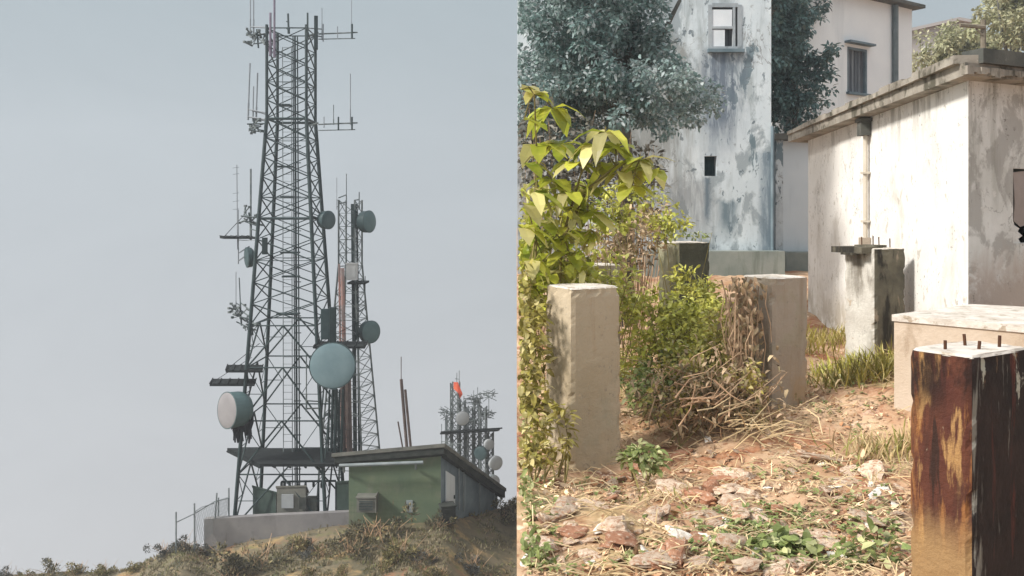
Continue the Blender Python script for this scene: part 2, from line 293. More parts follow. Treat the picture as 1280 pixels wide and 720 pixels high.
def gr(X,Y):
    n=noise.fractal(Vector((X*.9,Y*.9,0)),1,2,3)*.06+noise.fractal(Vector((X*4.2,Y*4.2,9)),.9,2,4)*.042
    return gr0(X,Y)+n
def grid(xs,ys,fn):
    b=MB(); b.v=[(x,y,fn(x,y)) for y in ys for x in xs]; n=len(xs)
    for j in range(len(ys)-1):
        for i in range(n-1): b.f.append((j*n+i,j*n+i+1,(j+1)*n+i+1,(j+1)*n+i)); b.m.append(0)
    return b
def steps(a,fine,step,end,grow=1.12):
    o=[a]
    while o[-1]<fine: o.append(o[-1]+step)
    s=step
    while o[-1]<end: s*=grow; o.append(o[-1]+s)
    return o
xs=[x for x in steps(0,6.5,.045,90) if x<98]; ys=[-8,-5,-3,-1,1,2.5,3.5]+[y for y in steps(4.2,12.5,.05,100) if y<110]
tag(grid(xs,ys,gr).build('ground',M['ground'],smooth=True),kind='structure')
xs=[-110,-90,-75,-60,-50]+[-40+i*.32 for i in range(126)]+[.3]
ys=[-10,0,10,20,26]+[29+i*.28 for i in range(75)]+[51,54,58,64,72,80,86,93]
tag(grid(xs,ys,gl).build('hillside',M['hill'],smooth=True),kind='structure')
b=MB(); b.box((.22,49,-20.2),(.4,112,39.5)); tag(b.build('retaining_wall',M['retaining']),'tall masonry retaining wall holding up the yard above the hillside','wall')

# ------------------------------------------------------------------ main lattice tower
TY=41.5; TS=F/TY; TX=364.5; TH=0.0; CSUM=1.28
def hw(y): return 31 if y<150 else 31+(y-150)*39/490.0
def corner(y,k):                                    # k 0..3: front-left, front-right, back-right, back-left
    a=hw(y)/CSUM/TS; sx,sy=[(-1,-1),(1,-1),(1,1),(-1,1)][k]
    x=a*(sx*math.cos(TH)-sy*math.sin(TH)); yy=a*(sx*math.sin(TH)+sy*math.cos(TH))
    c=P(TX,y,TY); return Vector((c.x+x,c.y+yy,c.z))
base=P(TX,650,TY); base.z=gl(base.x,base.y)
tower=thing('lattice_tower','tall dark steel lattice tower tapering up from the hilltop','tower',base)
for k in range(4):
    foot=corner(655,k); foot.z=min(foot.z,gl(foot.x,foot.y)-.2)
    b=MB(); b.tube([foot,corner(640,k),corner(400,k),corner(150,k)],.088,8); b.tube([corner(150,k),corner(36,k)],.07,8)
    b.build('leg',M['steel'],tower)
UP=[40,62,84,106,128,150,174,198,222,247,272,298,324,350,376,402]; LOW=[402,452,515,578,640]
for k in range(4):
    b=MB(); j=(k+1)%4
    for a,c in zip(UP,UP[1:]):
        b.tube([corner(a,k),corner(c,j)],.033 if k!=2 else .026,5); b.tube([corner(a,j),corner(c,k)],.033 if k%2 else .024,5)
        if UP.index(c)%3==0: b.tube([corner(c,k),corner(c,j)],.022,4)
    b.tube([corner(40,k),corner(40,j)],.03,5)
    for a,c in zip(LOW,LOW[1:]):
        mid=(corner(a,k)+corner(a,j))/2
        b.tube([mid,corner(c,k)],.042,5); b.tube([mid,corner(c,j)],.042,5); b.tube([corner(a,k),corner(a,j)],.035,5)
        m2=(a+c)/2; q1=(mid+corner(c,k))/2; q2=(mid+corner(c,j))/2
        b.tube([q1,corner(m2,k)],.02,4); b.tube([q2,corner(m2,j)],.02,4); b.tube([q1,corner(a,k)],.02,4); b.tube([q2,corner(a,j)],.02,4)
    b.build('bracing',M['steel'],tower)
b=MB()
lx=P(356,640,TY).x; z0=gl(lx,TY)-.1; z1=P(0,60,TY).z
for dx in (0,.42):
    b.tube([(lx+dx,TY-.2,z0),(lx+dx-.05,TY-.2,z1)],.022,5)
z=z0+.2
while z<z1: b.tube([(lx-.02,TY-.2,z),(lx+.42,TY-.2,z)],.013,4); z+=.33
b.build('ladder',M['ladder'],tower)
b=MB()
for dx,r in ((.62,.05),(.74,.035),(.53,.03)): b.tube([(lx+dx,TY-.1,z0),(lx+dx-.12,TY-.1,P(0,45,TY).z)],r,6)
z=z0+.3
while z<z1: b.box((lx+.62,TY-.1,z),(.34,.05,.04)); z+=.8
b.build('cable_run',M['steel'],tower)
def ring(y,w=.06,grow=1.0):
    b=MB()
    for k in range(4):
        p,q=corner(y,k),corner(y,(k+1)%4); b.tube([p,q],w,6)
    return b
for y in (151,273): ring(y).build('ring_beam',M['steel'],tower)
# rest platforms half way across, a few dark steps by the ladder
for y,p0,p1 in ((130,346,362),(207,343,364),(245,350,364),(315,350,372),(345,352,372),(392,345,372)):
    b=MB(); b.slab([P(p0,y,TY-.7),P(p1,y,TY-.7),P(p1,y,TY-.7)+Vector((0,.5,0)),P(p0,y,TY-.7)+Vector((0,.5,0))],.07); b.build('rest_step',M['steel'],tower)
# big dark working platform low on the tower
zp=P(0,580,39.3).z; yb=(EYE-zp)*F/(560-CY)
def at_z(px,y): return Vector(((px-CX)/F*y,y,zp))
b=MB(); pl=[at_z(325,39.3),at_z(440,39.3),at_z(443,yb),at_z(284,yb)]; b.slab(pl,.12)
for i in range(7):
    t=i/6; p=pl[0].lerp(pl[1],t); q=pl[3].lerp(pl[2],t); b.tube([p-Vector((0,0,.16)),q-Vector((0,0,.16))],.05,4)
b.build('platform',M['grate'],tower)
def shelf(poly,name,h=.08):
    b=MB(); b.slab(poly,h); return b
def flat(px0,px1,y,Y,depth,skew=0):
    a,c=P(px0,y,Y),P(px1,y,Y); d=Vector((skew,depth,0)); return [a,c,c+d,a+d]
for poly in (flat(282,328,463,39.6,1.5,-.4),flat(262,318,480,39.8,1.3,-.3),flat(392,456,433,39.3,1.6,-.15),flat(280,315,296,40.5,1.2,-.6)):
    b=MB(); b.slab(poly,.10)
    n=5
    for i in range(n+1):
        t=i/n; b.tube([poly[0].lerp(poly[1],t)+Vector((0,0,.02)),poly[3].lerp(poly[2],t)+Vector((0,0,.02))],.03,4)
    b.tube([poly[0],poly[3].lerp(poly[2],.9)+Vector((0,0,1.0))],.015,4)
    # bracket to nearest leg
    t=min((corner(CY+(EYE-poly[0].z)/TY*F,k) for k in range(4)),key=lambda c:(c-poly[1]).length)
    near=min(poly,key=lambda p:(p-t).length); b.tube([near-Vector((0,0,.05)),t-Vector((0,0,.05))],.05,5)
    b.build('ice_shield',M['grate'],tower)

# ------------------------------------------------------------------ second, slimmer mast behind it
SY=44.0; SX=438
def hw2(y): return 13 if y<330 else 13+(y-330)*21/250.0
def cor2(y,k):
    a=hw2(y)/1.2/(F/SY); sx,sy=[(-1,-1),(1,-1),(1,1),(-1,1)][k]
    th=R(-14); c=P(SX,y,SY); return Vector((c.x+a*(sx*math.cos(th)-sy*math.sin(th)),c.y+a*(sx*math.sin(th)+sy*math.cos(th)),c.z))
base=P(SX,600,SY); base.z=gl(base.x,base.y)
mast2=thing('lattice_mast','slim grey lattice mast standing close behind the tall tower','mast',base)
for k in range(4):
    f=cor2(640,k); f.z=gl(f.x,f.y)-.2
    b=MB(); b.tube([f,cor2(580,k),cor2(330,k),cor2(250,k)],.05,6); b.build('leg',M['steel_mid'],mast2)
lv=[250+i*16.5 for i in range(21)]
for k in range(4):
    b=MB(); j=(k+1)%4
    for a,c in zip(lv,lv[1:]):
        b.tube([cor2(a,k),cor2(c,j)],.02,4); b.tube([cor2(c,k),cor2(c,j)],.018,4)
        if k%2: b.tube([cor2(a,j),cor2(c,k)],.02,4)
    b.build('bracing',M['steel_mid'],mast2)
b=MB(); b.tube([P(444,570,SY-.1),P(441,255,SY-.1)],.11,6); b.tube([P(449,570,SY),P(446,255,SY)],.06,6); b.build('cable_run',M['steel'],mast2)
b=MB(); b.slab(flat(434,456,353,SY-.8,1.3),.10); b.build('ledge',M['grate'],mast2)
b=MB(); b.tube([P(433,568,SY-.5),P(428,335,SY-.5)],.10,10); b.tube([P(427,568,SY-.4),P(424,330,SY-.4)],.05,8)
tag(b.build('striped_pole',M['orange_pole']),'faded orange and pale pole running up the slim mast','pole')
b=MB(); c=P(440,340,SY-.5); b.box(c,(.5,.45,.78)); b.box(c+Vector((0,0,.42)),(.56,.5,.06)); b.box(c+Vector((.1,-.235,0)),(.2,.02,.5))
tag(b.build('equipment_box',M['white_box']),'pale box fixed high on the slim lattice mast','box')

# ------------------------------------------------------------------ dishes
def dish(px,py,Y,r,d,depth,m_drum,m_face,mount,label,dome=.12):
    c=P(px,py,Y); d=Vector(d).normalized()
    t=thing('dish_antenna',label,'dish antenna',c,'dish antennas on the masts')
    b=MB(); b.lathe(c-d*depth,d,[(.0,-.05),(r*.35,0),(r*.8,.10*depth),(r*.98,.35*depth),(r,.5*depth),(r,depth),(r*1.03,depth),(r*1.03,depth-.05),(r*.97,depth-.06)],32)
    b.build('drum',m_drum,t,smooth=False)
    b=MB(); b.lathe(c,d,[(r*.985,0),(r*.9,dome*r*.4),(r*.6,dome*r*.8),(.0,dome*r)],32); b.build('radome',m_face,t,smooth=True)
    b=MB(); mt=Vector(mount); s=c-d*(depth+.02); b.tube([s,mt],.06,6); b.tube([s+Vector((0,0,.25)),mt+Vector((0,0,.45))],.03,5); b.tube([mt-Vector((0,0,.3)),mt+Vector((0,0,.6))],.07,6)
    b.build('mount_arm',M['steel'],t); return t
dish(415.5,457,38.75,1.0,(.06,-1,.02),.42,M['dish_dark'],M['dish_blue'],corner(470,1),'large blue grey dish facing forward low on the tall tower',.06)
dish(283.5,513,39.3,.80,(-.66,-.74,.08),1.05,M['dish_teal'],M['dish_pale'],corner(520,0)-Vector((.1,0,.1)),'large drum dish with pale pinkish face pointing left',.08)
dish(308,322,40.6,.46,(-.8,-.45,-.05),.34,M['dish_dark'],M['dish_dark'],corner(330,0),'small dark oval dish on the left side of the tall tower')
dish(411,275,40.6,.42,(.75,-.5,0),.5,M['dish_dark'],M['dish_dark'],corner(270,1),'dark drum dish at mid height against the tall tower right leg')
dish(462,277,43.6,.54,(.88,-.42,.03),.55,M['dish_dark'],M['dish_teal'],cor2(277,1),'upper dark drum dish sticking out right from the slim mast')
dish(464,415,43.6,.55,(.72,-.68,.03),.5,M['dish_dark'],M['dish_teal'],cor2(415,1),'lower teal drum dish sticking out right from the slim mast')
b=MB()
for i in range(46):
    p=P(rnd.uniform(292,312),rnd.uniform(514,530),39.6+rnd.uniform(-.2,.3)); q=p+Vector((rnd.uniform(-.15,.1),rnd.uniform(-.1,.1),-rnd.uniform(.3,.95)))
    w=rnd.uniform(.08,.2); s=Vector((rnd.uniform(.5,1),rnd.uniform(-.8,.8),0)).normalized()*w
    mid=(p+q)/2+rv(.08); b.add([p-s,p+s,mid+s*.9,mid-s*.9,q+s*.4,q-s*.5],[(0,1,2,3),(3,2,4,5)])
tag(b.build('black_tarp',M['black_cloth']),'ragged black sheet hanging below the drum dish with the pale face','tarp')

# ------------------------------------------------------------------ whips, booms, clusters
def whip(px,y0,y1,Y,r,m,label,lean=0,stub=None):
    b=MB(); p,q=P(px,y1,Y),P(px+lean,y0,Y); k=p.lerp(q,.3)
    b.tube([p,k],r*1.35,6); b.tube([k,q],r,6)
    if stub is not None: b.tube([p+Vector((0,0,.15)),stub],.035,5); b.tube([p+Vector((0,0,.5)),Vector(stub)+Vector((0,0,.3))],.03,5)
    return tag(b.build('whip_antenna',m),label,'antenna','whip antennas on the masts')
C=corner
whip(313,-30,47,41,.026,M['whip'],'leftmost of the thin whips rising past the frame top',0,C(48,0))
whip(317,-30,47,41,.030,M['whip'],'thin whip just right of the leftmost one at the frame top',0,C(47,0))
whip(338,16,70,40.6,.06,M['purple_whip'],'short thick purplish whip on the tall tower top',0,C(60,0))
whip(343,-30,72,40.6,.055,M['purple_whip'],'tall thick purplish whip passing out of the frame top',0,C(62,0))
whip(361,17,42,40.5,.05,M['steel'],'stubby dark antenna on the middle of the tower top rail',-1,(C(40,0)+C(40,1))/2)
whip(384.5,16,50,40.4,.045,M['steel'],'dark vertical post on the tower top near its right corner',0,C(45,1))
whip(402.5,10,50,40.4,.018,M['whip'],'hair thin whip right beside the tower top',0,C(48,1))
whip(439.5,-20,47,40.4,.016,M['whip'],'hair thin whip at the outer end of the top right boom')
whip(310,79,150,41,.036,M['whip'],'tall slanting whip on the upper left bracket',2.5,C(152,0))
whip(316,108,152,41,.03,M['whip'],'short slim whip between two taller ones on the upper left bracket',1,C(153,0))
whip(320,91,152,41,.036,M['whip'],'slanting whip nearest the tower on the upper left bracket',2,C(154,0))
whip(417,131,156,40.4,.02,M['steel_mid'],'short whip standing on the middle right boom')
whip(438,92,156,40.4,.022,M['whip'],'tall thin whip at the end of the middle right boom')
whip(313.5,211,300,40.8,.045,M['steel_mid'],'dark whip standing left of the tower above the ice shield',0,C(296,0))
whip(298,262,330,40.8,.022,M['whip'],'slender whip outside the small oval dish',0,P(312,316,40.8))
whip(301,347,392,40.8,.03,M['steel_mid'],'lone whip above the bracket of the tower lower left side',-2,C(392,0))
whip(295,340,392,40.8,.018,M['whip'],'pale thin whip above the lower left bracket',0,P(300,390,40.8))
whip(433,217,256,44,.022,M['steel_mid'],'thin whip on top of the slim mast',0,cor2(255,0))
whip(421,222,262,44,.014,M['whip'],'hair thin whip left of the slim mast top',0,cor2(258,0))
whip(456.5,345,388,43.6,.02,M['steel_mid'],'thin whip right of the slim mast above its lower dish',0,cor2(390,1))
whip(449,240,262,44,.03,M['steel_mid'],'short post at the right corner of the slim mast top',0,cor2(258,1))
whip(383,440,515,39.2,.03,M['steel_mid'],'dark rod hanging inside the tower left of the large dish',0,C(500,1))
def boom(x0,x1,ya,yb_,posts,Y,label):
    t=thing('antenna_boom',label,'antenna boom',P(x0,ya,Y),'side arms of the tall tower')
    b=MB(); b.tube([P(x0,ya+2,Y),P(x1,ya,Y)],.035,5); b.tube([P(x0,yb_+1,Y),P(x1-3,yb_,Y)],.024,5); b.tube([P(x0,ya,Y),P(x0-12,ya+4,Y)],.04,5); b.build('arm',M['steel_mid'],t)
    for x,u,d,r in posts:
        b=MB(); b.tube([P(x,u,Y-.06),P(x,d,Y-.06)],r,6); b.build('dipole',M['steel'] if r>.03 else M['whip'],t)
boom(398,447,40.5,48,((404,30,52,.03),(422,33,49,.022),(440,30,48,.05)),40.4,'horizontal boom reaching right from the tower top')
boom(398,447,153.5,162,((405,146,160,.025),(423,146,163,.04),(440,146,162,.045)),40.4,'horizontal boom reaching right from the tower at upper middle height')
def cluster(px,py,w,h,tx,Y,label,seed,n=9):
    r_=random.Random(seed); t=thing('antenna_cluster',label,'antenna bracket',P(px,py,Y),'tangled brackets on the tall tower left side')
    leg=C(py,0)
    b=MB(); b.tube([P(px-w*.4,py-2,Y),leg],.035,5); b.tube([P(px-w*.2,py+h*.3,Y),leg-Vector((0,0,.4))],.03,5); b.tube([P(px,py-h*.4,Y),P(px+2,py+h*.5,Y)],.04,5); b.build('bracket',M['steel'],t)
    b=MB()
    for i in range(n):
        p=P(px+r_.uniform(-w,w)*.5,py+r_.uniform(-h,h)*.45,Y+r_.uniform(-.4,.4)); q=p+Vector((r_.uniform(-.3,.3),r_.uniform(-.3,.3),r_.uniform(-.12,.35)))
        b.tube([p,q],r_.uniform(.02,.05),5); b.tube([p,P(px,py,Y)],.018,4); b.box(q,(.12,.1,.1),r_.uniform(0,3))
    b.build('dipole',M['steel_mid'],t)
cluster(321,47,20,26,0,40.7,'tangle of small antennas on the top left corner of the tower',1,14)
cluster(317,157,20,20,0,40.7,'tangle of small antennas under the three slanting whips',2,13)
cluster(311,272,24,16,0,40.7,'tangle of small antennas above the upper left ice shield',3,11)
cluster(300,395,22,24,0,40.7,'tangle of small antennas below the small oval dish',4,13)
cluster(314,410,14,18,0,40.4,'bracket of short rods against the tower lower left leg',5,8)
b=MB()
for i,y in enumerate((210,218,242,252,262)): b.tube([P(291,y,40.9),P(299,y-1,40.9)],.014,4)
b.tube([P(296,206,40.9),P(297,312,40.9)],.02,5); b.tube([P(297,300,40.9),C(300,0)],.02,4)
tag(b.build('ladder_antenna',M['whip']),'faint ladder shaped antenna standing far left of the tower','antenna')
def panel(px,y0,y1,w,Y,m,label):
    b=MB(); c=P(px,(y0+y1)/2,Y); hh=(y1-y0)/F*Y; b.box(c,(w,.16,hh),.3); b.box(c+Vector((0,.14,0)),(w*.5,.10,hh*.7),.3); b.box(c+Vector((0,-.09,0)),(w*.8,.03,hh*.94),.3)
    tag(b.build('panel_antenna',m),label,'antenna','panel antennas on the masts')
panel(407,386,424,.42,39.8,M['dish_dark'],'dark panel antenna behind the shelf above the large dish')
panel(416,384,428,.30,39.7,M['steel'],'narrow dark panel antenna right of the wider one above the dish')
panel(331,297,318,.25,40.2,M['steel'],'narrow panel antenna on the tower left leg at mid height')
panel(395,20,62,.16,40.2,M['steel'],'dark narrow panel antenna on the top right corner')
b=MB()
for i in range(5):
    x=412+i*4.2; b.tube([P(x,487,40.2),P(x-2,565,40.6)],.05+.02*(i%3),6)
tag(b.build('cable_bundle',M['steel']),'bundle of dark feeder cables dropping below the large dish','cables')
b=MB(); b.tube([P(435,470,41.4),P(437,566,41.4)],.14,8); b.tube([P(429,480,41.5),P(430,566,41.5)],.09,8)
tag(b.build('feeder_pipe',M['rust_pole']),'thick brown pipe rising behind the hut roof','pipe')

# ------------------------------------------------------------------ green hut
FL,FR,BR=P(436,574,39.0),P(551,564,39.0),P(622,614,45.0); BL=FL+(BR-FR)
def low(p,py): return Vector((p.x,p.y,EYE-(py-CY)/F*p.y))
hb=[low(FL,664),low(FR,660),low(BR,662),Vector((BL.x,BL.y,low(BR,662).z))]
hut=thing('green_hut','green block hut with dark sloping roof beside the tall tower','hut',((FL+FR)/2).xy.to_3d()+Vector((0,0,hb[0].z)))
b=MB(); b.prism(hb,[FL,FR,BR,BL],0,[0,1,1,0]); w=b.build('wall',[M['green_wall'],M['blue_wall']],hut)
sd=(BR-FR).normalized(); fd=(FR-FL).normalized()
def rp(a,c): return FL+fd*a+sd*c                   # a point on the roof plane
LW=(FR-FL).length; LS=(BR-FR).length
b=MB(); q=[rp(-.55,-.45),rp(LW+.35,-.45),rp(LW+.35,LS+.3),rp(-.55,LS+.3)]; b.prism([p+Vector((0,0,.03)) for p in q],[p+Vector((0,0,.19)) for p in q]); b.build('roof',M['hut_roof'],hut)
b=MB(); q=[rp(-.45,-.38),rp(LW+.28,-.38),rp(LW+.28,-.06),rp(-.45,-.06)]; b.prism([p+Vector((0,0,-.24)) for p in q],[p+Vector((0,0,.02)) for p in q])
q=[rp(LW+.06,-.05),rp(LW+.3,-.05),rp(LW+.3,LS+.25),rp(LW+.06,LS+.25)]; b.prism([p+Vector((0,0,-.3)) for p in q],[p+Vector((0,0,.02)) for p in q])
b.build('fascia',M['fascia'],hut)
b=MB(); b.tube([P(424,582,38.45),P(529,578,38.45)],.075,8); b.tube([P(430,582,38.45),P(430,590,38.9)],.05,6); b.tube([P(520,579,38.45),P(520,586,38.9)],.05,6); b.build('gutter_pipe',M['ladder'],hut)
ac=MB(); c=P(459,629,38.75); ac.box(c,(.82,.6,.62)); ac.box(c+Vector((0,-.31,.0)),(.66,.03,.44)); ac.box(c+Vector((0,0,.34)),(.9,.7,.05)); ac.box(c+Vector((.42,.0,.05)),(.05,.62,.75)); a=ac.build('air_conditioner',M['cab_grey'],hut)
b=MB()
for i in range(6): b.box(c+Vector((0,-.335,-.17+i*.07)),(.6,.015,.025))
b.build('louvre',M['steel'],a)
nrm=Vector((sd.y,-sd.x,0)).normalized(); sdh=Vector((sd.x,sd.y,0)).normalized()
def side(t,h): p=FR.lerp(BR,t); return Vector((p.x,p.y,p.z-h))+nrm*.03
b=MB(); b.prism([side(.06,2.6),side(.06,2.6)+nrm*.05,side(.2,2.5)+nrm*.05,side(.2,2.5)],[side(.06,.75),side(.06,.75)+nrm*.05,side(.2,.75)+nrm*.05,side(.2,.75)]); d=b.build('door',M['pale_lime'],hut)
b=MB(); b.box(side(.18,1.7)+nrm*.08,(.06,.06,.16)); b.build('handle',M['steel'],d)
b=MB()
for t in (.26,.34,.62,.9): b.tube([side(t,.25)+nrm*.06,side(t,2.3-.6*t)+nrm*.06],.035,6)
b.build('downpipe',M['ladder'],hut)
b=MB(); b.prism([P(x,y,39)-Vector((0,.02,0)) for x,y in ((508,640),(516,640),(516,625),(508,625))],[P(x,y,39)-Vector((0,.06,0)) for x,y in ((508,640),(516,640),(516,625),(508,625))]); b.build('vent_plate',M['ladder'],hut)
b=MB(); c=P(559,642,38.9); b.box(c,(.62,.6,.75),.3); b.box(c+Vector((0,0,.40)),(.7,.66,.06),.3); b.box(c+Vector((.05,-.33,.28)),(.3,.03,.05),.3)
tag(b.build('rubbish_bin',M['fascia']),'dark box bin beside the hut right front corner','bin')
# poles on the hut roof
for px,y0,r,lab in ((501.5,474,.07,'taller dark pole standing on the hut roof'),(506.5,487,.06,'shorter dark pole beside the taller one on the hut roof'),(497.5,527,.035,'small post left of the two dark poles on the roof')):
    u=(P(px,565,39.4).x-FL.x)/fd.x; foot=rp(u,.8); b=MB(); top=P(px,y0,foot.y); b.tube([foot+Vector((0,0,.1)),top],r,8); b.box(foot+Vector((0,0,.2)),(.3,.3,.16))
    if y0==474: b.tube([top,P(px,446,foot.y)],.02,5)
    tag(b.build('roof_pole',M['rust_pole']),lab,'pole','poles on the hut roof')
b=MB()
for i in range(6): p=rp(2.6+i*.45,.4); b.tube([p+Vector((0,0,.1)),p+Vector((0,0,.42))],.015,4)
b.tube([rp(2.6,.4)+Vector((0,0,.4)),rp(4.85,.4)+Vector((0,0,.4))],.015,4)
tag(b.build('roof_rail',M['ladder']),'thin low rail along the hut roof front edge','railing')

# ------------------------------------------------------------------ far mast group behind the hut
def farmast(px,ytop,w,Y,label,m,ybase=690,step=11):
    p=P(px,ybase,Y); p.z=min(p.z,gl(p.x,p.y)); t=thing('lattice_mast',label,'mast',p,'far masts behind the hut')
    def c3(y,k):
        sx,sy=[(-1,-1),(1,-1),(1,1),(-1,1)][k]; q=P(px,y,Y); a=w/F*Y/2; return Vector((q.x+sx*a*.9+sy*a*.2,q.y+sy*a*.9-sx*a*.2,q.z))
    for k in range(4):
        f=c3(ybase,k); f.z=min(f.z,gl(f.x,f.y)-.2); b=MB(); b.tube([f,c3(ytop,k)],.055,5); b.build('leg',m,t)
    b=MB(); y=ytop
    while y<ybase-step:
        for k in range(4):
            j=(k+1)%4; b.tube([c3(y,k),c3(y+step,j)],.032,4); b.tube([c3(y,j),c3(y+step,k)],.032,4); b.tube([c3(y+step,k),c3(y+step,j)],.025,4)
        y+=step
    b.build('bracing',m,t); return t
FY=70
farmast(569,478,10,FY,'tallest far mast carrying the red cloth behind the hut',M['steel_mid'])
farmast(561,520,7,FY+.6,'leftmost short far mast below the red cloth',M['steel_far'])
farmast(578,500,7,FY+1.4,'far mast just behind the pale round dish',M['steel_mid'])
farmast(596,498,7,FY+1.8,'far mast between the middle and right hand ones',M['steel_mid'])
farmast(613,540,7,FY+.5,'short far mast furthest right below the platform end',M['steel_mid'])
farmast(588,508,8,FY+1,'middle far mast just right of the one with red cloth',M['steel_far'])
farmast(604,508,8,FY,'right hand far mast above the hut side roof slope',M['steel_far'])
b=MB(); b.slab([P(550,541,FY-1),P(622,537,FY-1),P(625,535.5,FY+1.5),P(556,538,FY+1.5)],.14); b.tube([P(551,540,FY-1),P(628,535,FY-1)],.06,5)
tag(b.build('far_platform',M['grate']),'long dark platform joining the far masts','platform')
dish(578,523,FY-1.3,.54,(.25,-1,.05),.2,M['dish_far'],M['dish_far'],P(572,523,FY),'pale round dish below the red cloth on the far masts')
dish(600,567,FY-1.3,.52,(-.35,-1,0),.5,M['dish_dark'],M['dish_dark'],P(603,567,FY),'dark far dish between two pale ones behind the hut')
dish(612,556,FY-1,.40,(.5,-1,0),.5,M['dish_far'],M['dish_far'],P(605,558,FY),'smallest pale far dish above the dark one')
dish(620.5,579,FY-1.3,.54,(.55,-1,0),.6,M['dish_far'],M['dish_far'],P(607,580,FY),'pale drum dish furthest right on the far masts')
dish(617,603,FY-1.3,.55,(.6,-1,0),.5,M['ladder'],M['dish_far'],P(607,600,FY),'lowest pale far dish just above the hut side roof')
r_=random.Random(11)
for i,(px,y0,y1) in enumerate(((558,512,545),(563,490,520),(580,495,520),(592,488,512),(597,484,512),(611,490,520),(552,530,560),(574,463,482),(571,466,482),(585,540,565))):
    whip(px,y0,y1,FY,.03,M['steel_far'],['thin whip far left on the far masts','thin whip left of the far red cloth','thin whip right below the far red cloth','whip left of a pair over the middle far mast','whip right of a pair over the middle far mast','whip furthest right above the far platform','short whip at the left end of the far platform','right one of two tiny whips above the red cloth','left one of two tiny whips above the red cloth','short rod hanging below the far platform'][i],0,P(569 if px<580 else (588 if px<600 else 604),y1-4,FY))
for i,(px,py,lab) in enumerate(((560,517,'spread of rods left of the far red cloth'),(592,500,'spread of rods on the middle far mast top'),(610,494,'spread of rods on the right far mast top'),(608,518,'spread of rods above the far platform right end'),(589,528,'knot of rods just above the far platform'))):
    b=MB(); c=P(px,py,FY)
    for k in range(20): b.tube([c+Vector((r_.uniform(-.7,.7),r_.uniform(-.4,.4),r_.uniform(-.5,.5))),c+Vector((r_.uniform(-.7,.7),0,r_.uniform(-.3,.3)))],.03,4)
    b.tube([c+Vector((-.8,0,.1)),c+Vector((.8,0,.15))],.04,4); b.tube([c,P(569 if px<580 else (588 if px<600 else 604),py,FY)],.04,4)
    tag(b.build('rod_antenna',M['steel_mid']),lab,'antenna','rod antennas on the far masts')
b=MB()
pts=[P(567,478,FY-.8),P(572,478,FY-.8),P(575,486,FY-.9),P(578,493,FY-.8),P(575,498,FY-.7),P(572.5,491,FY-.9),P(567,486,FY-.8)]
b.prism(pts,[p+Vector((.02,.10,0)) for p in pts])
tag(b.build('red_cloth',M['red_cloth']),'torn red orange cloth tied to the far mast top','cloth')

# ------------------------------------------------------------------ cabinets, wall and fence below the tower
def cabinet(poly,ytop,label,m,slope=0):
    lo=[Vector((p.x,p.y,min(p.z,gl(p.x,p.y))-.25)) for p in poly]
    t=thing('equipment_cabinet',label,'cabinet',lo[0],'equipment cabinets under the tower')
    hi=[Vector((p.x,p.y,EYE-(yt-CY)/F*p.y)) for p,yt in zip(poly,ytop)]
    b=MB(); b.prism(lo,hi); b.build('body',m,t)
    b=MB(); cc=sum(hi,Vector())/4; b.prism([h+(h-cc)*.07+Vector((0,0,.005)) for h in hi],[h+(h-cc)*.07+Vector((0,0,.08)) for h in hi]); b.build('lid',m,t)
    return t
cabinet([P(316,650,39.9),P(345,650,39.6),P(348,650,41),P(318,650,41)],(609,617,622,613),'dark green cabinet with sloping top under the tower',M['cab_green'])
t=cabinet([P(346,650,39.5),P(382,650,39.5),P(385,650,40.6),P(350,650,40.6)],(610,609,616,617),'grey cabinet with a bright window under the tower',M['cab_grey'])
b=MB(); a=P(352,635,39.43); c=P(367,618,39.43); b.box(((a.x+c.x)/2,39.43,(a.z+c.z)/2),(c.x-a.x,.06,c.z-a.z)); b.build('window',M['dish_far'],t)
b=MB(); a=P(374,636,39.43); c=P(383,622,39.43); b.box(((a.x+c.x)/2,39.43,(a.z+c.z)/2),(c.x-a.x,.06,c.z-a.z)); b.build('vent',M['fascia'],t)
cabinet([P(383,650,39.5),P(396,650,39.5),P(398,650,40.4),P(385,650,40.4)],(622,622,628,628),'narrow dark cabinet right of the one with a window',M['fascia'])
cabinet([P(421,650,39.6),P(436,650,39.6),P(440,650,41),P(424,650,41)],(604,603,608,608),'tall dark green cabinet tucked against the hut left wall',M['cab_green'])
b=MB(); 
for i in range(7): b.tube([P(352+i*10,603+(i%2),39.8),P(352+i*10,607+(i%3),40.2)],.06,5)
b.tube([P(352,602,39.9),P(420,601,39.9)],.05,5); b.tube([P(398,602,39.9),P(398,650,39.9)],.05,5); b.tube([P(420,602,39.9),P(420,650,39.9)],.05,5); b.tube([P(356,602,39.9),P(356,612,39.9)],.05,5)
tag(b.build('pipe_rack',M['steel']),'low dark pipe rack above the cabinets','pipe rack')
b=MB(); A=P(255,649,38.6); B=P(345,644,39.0); Cc=P(437,640,39.2)
for p,q in ((A,B),(B,Cc)):
    b.prism([Vector((p.x,p.y,p.z-2)),Vector((q.x,q.y,q.z-2)),Vector((q.x,q.y+.3,q.z-2)),Vector((p.x,p.y+.3,p.z-2))],[p,q,q+Vector((0,.3,0)),p+Vector((0,.3,0))])
tag(b.build('concrete_wall',M['hill_wall']),'low grey rendered wall along the hilltop under the tower','wall')
ft=thing('chainlink_fence','sagging chain link fence running down the slope at the wall end','fence',P(255,690,38.8))
fp=[(220,640,708,37.6),(243,629,690,38.1),(266,616,690,38.7),(273,622,690,39.3),(286,610,690,39.0)]
for px,y0,y1,Y in fp:
    p=P(px,y1,Y); p.z=min(p.z,gl(p.x,p.y)-.15); lean=5 if px==266 else 0
    b=MB(); b.tube([p,P(px+lean,y0,Y)],.038,6); b.build('post',M['ladder'],ft)
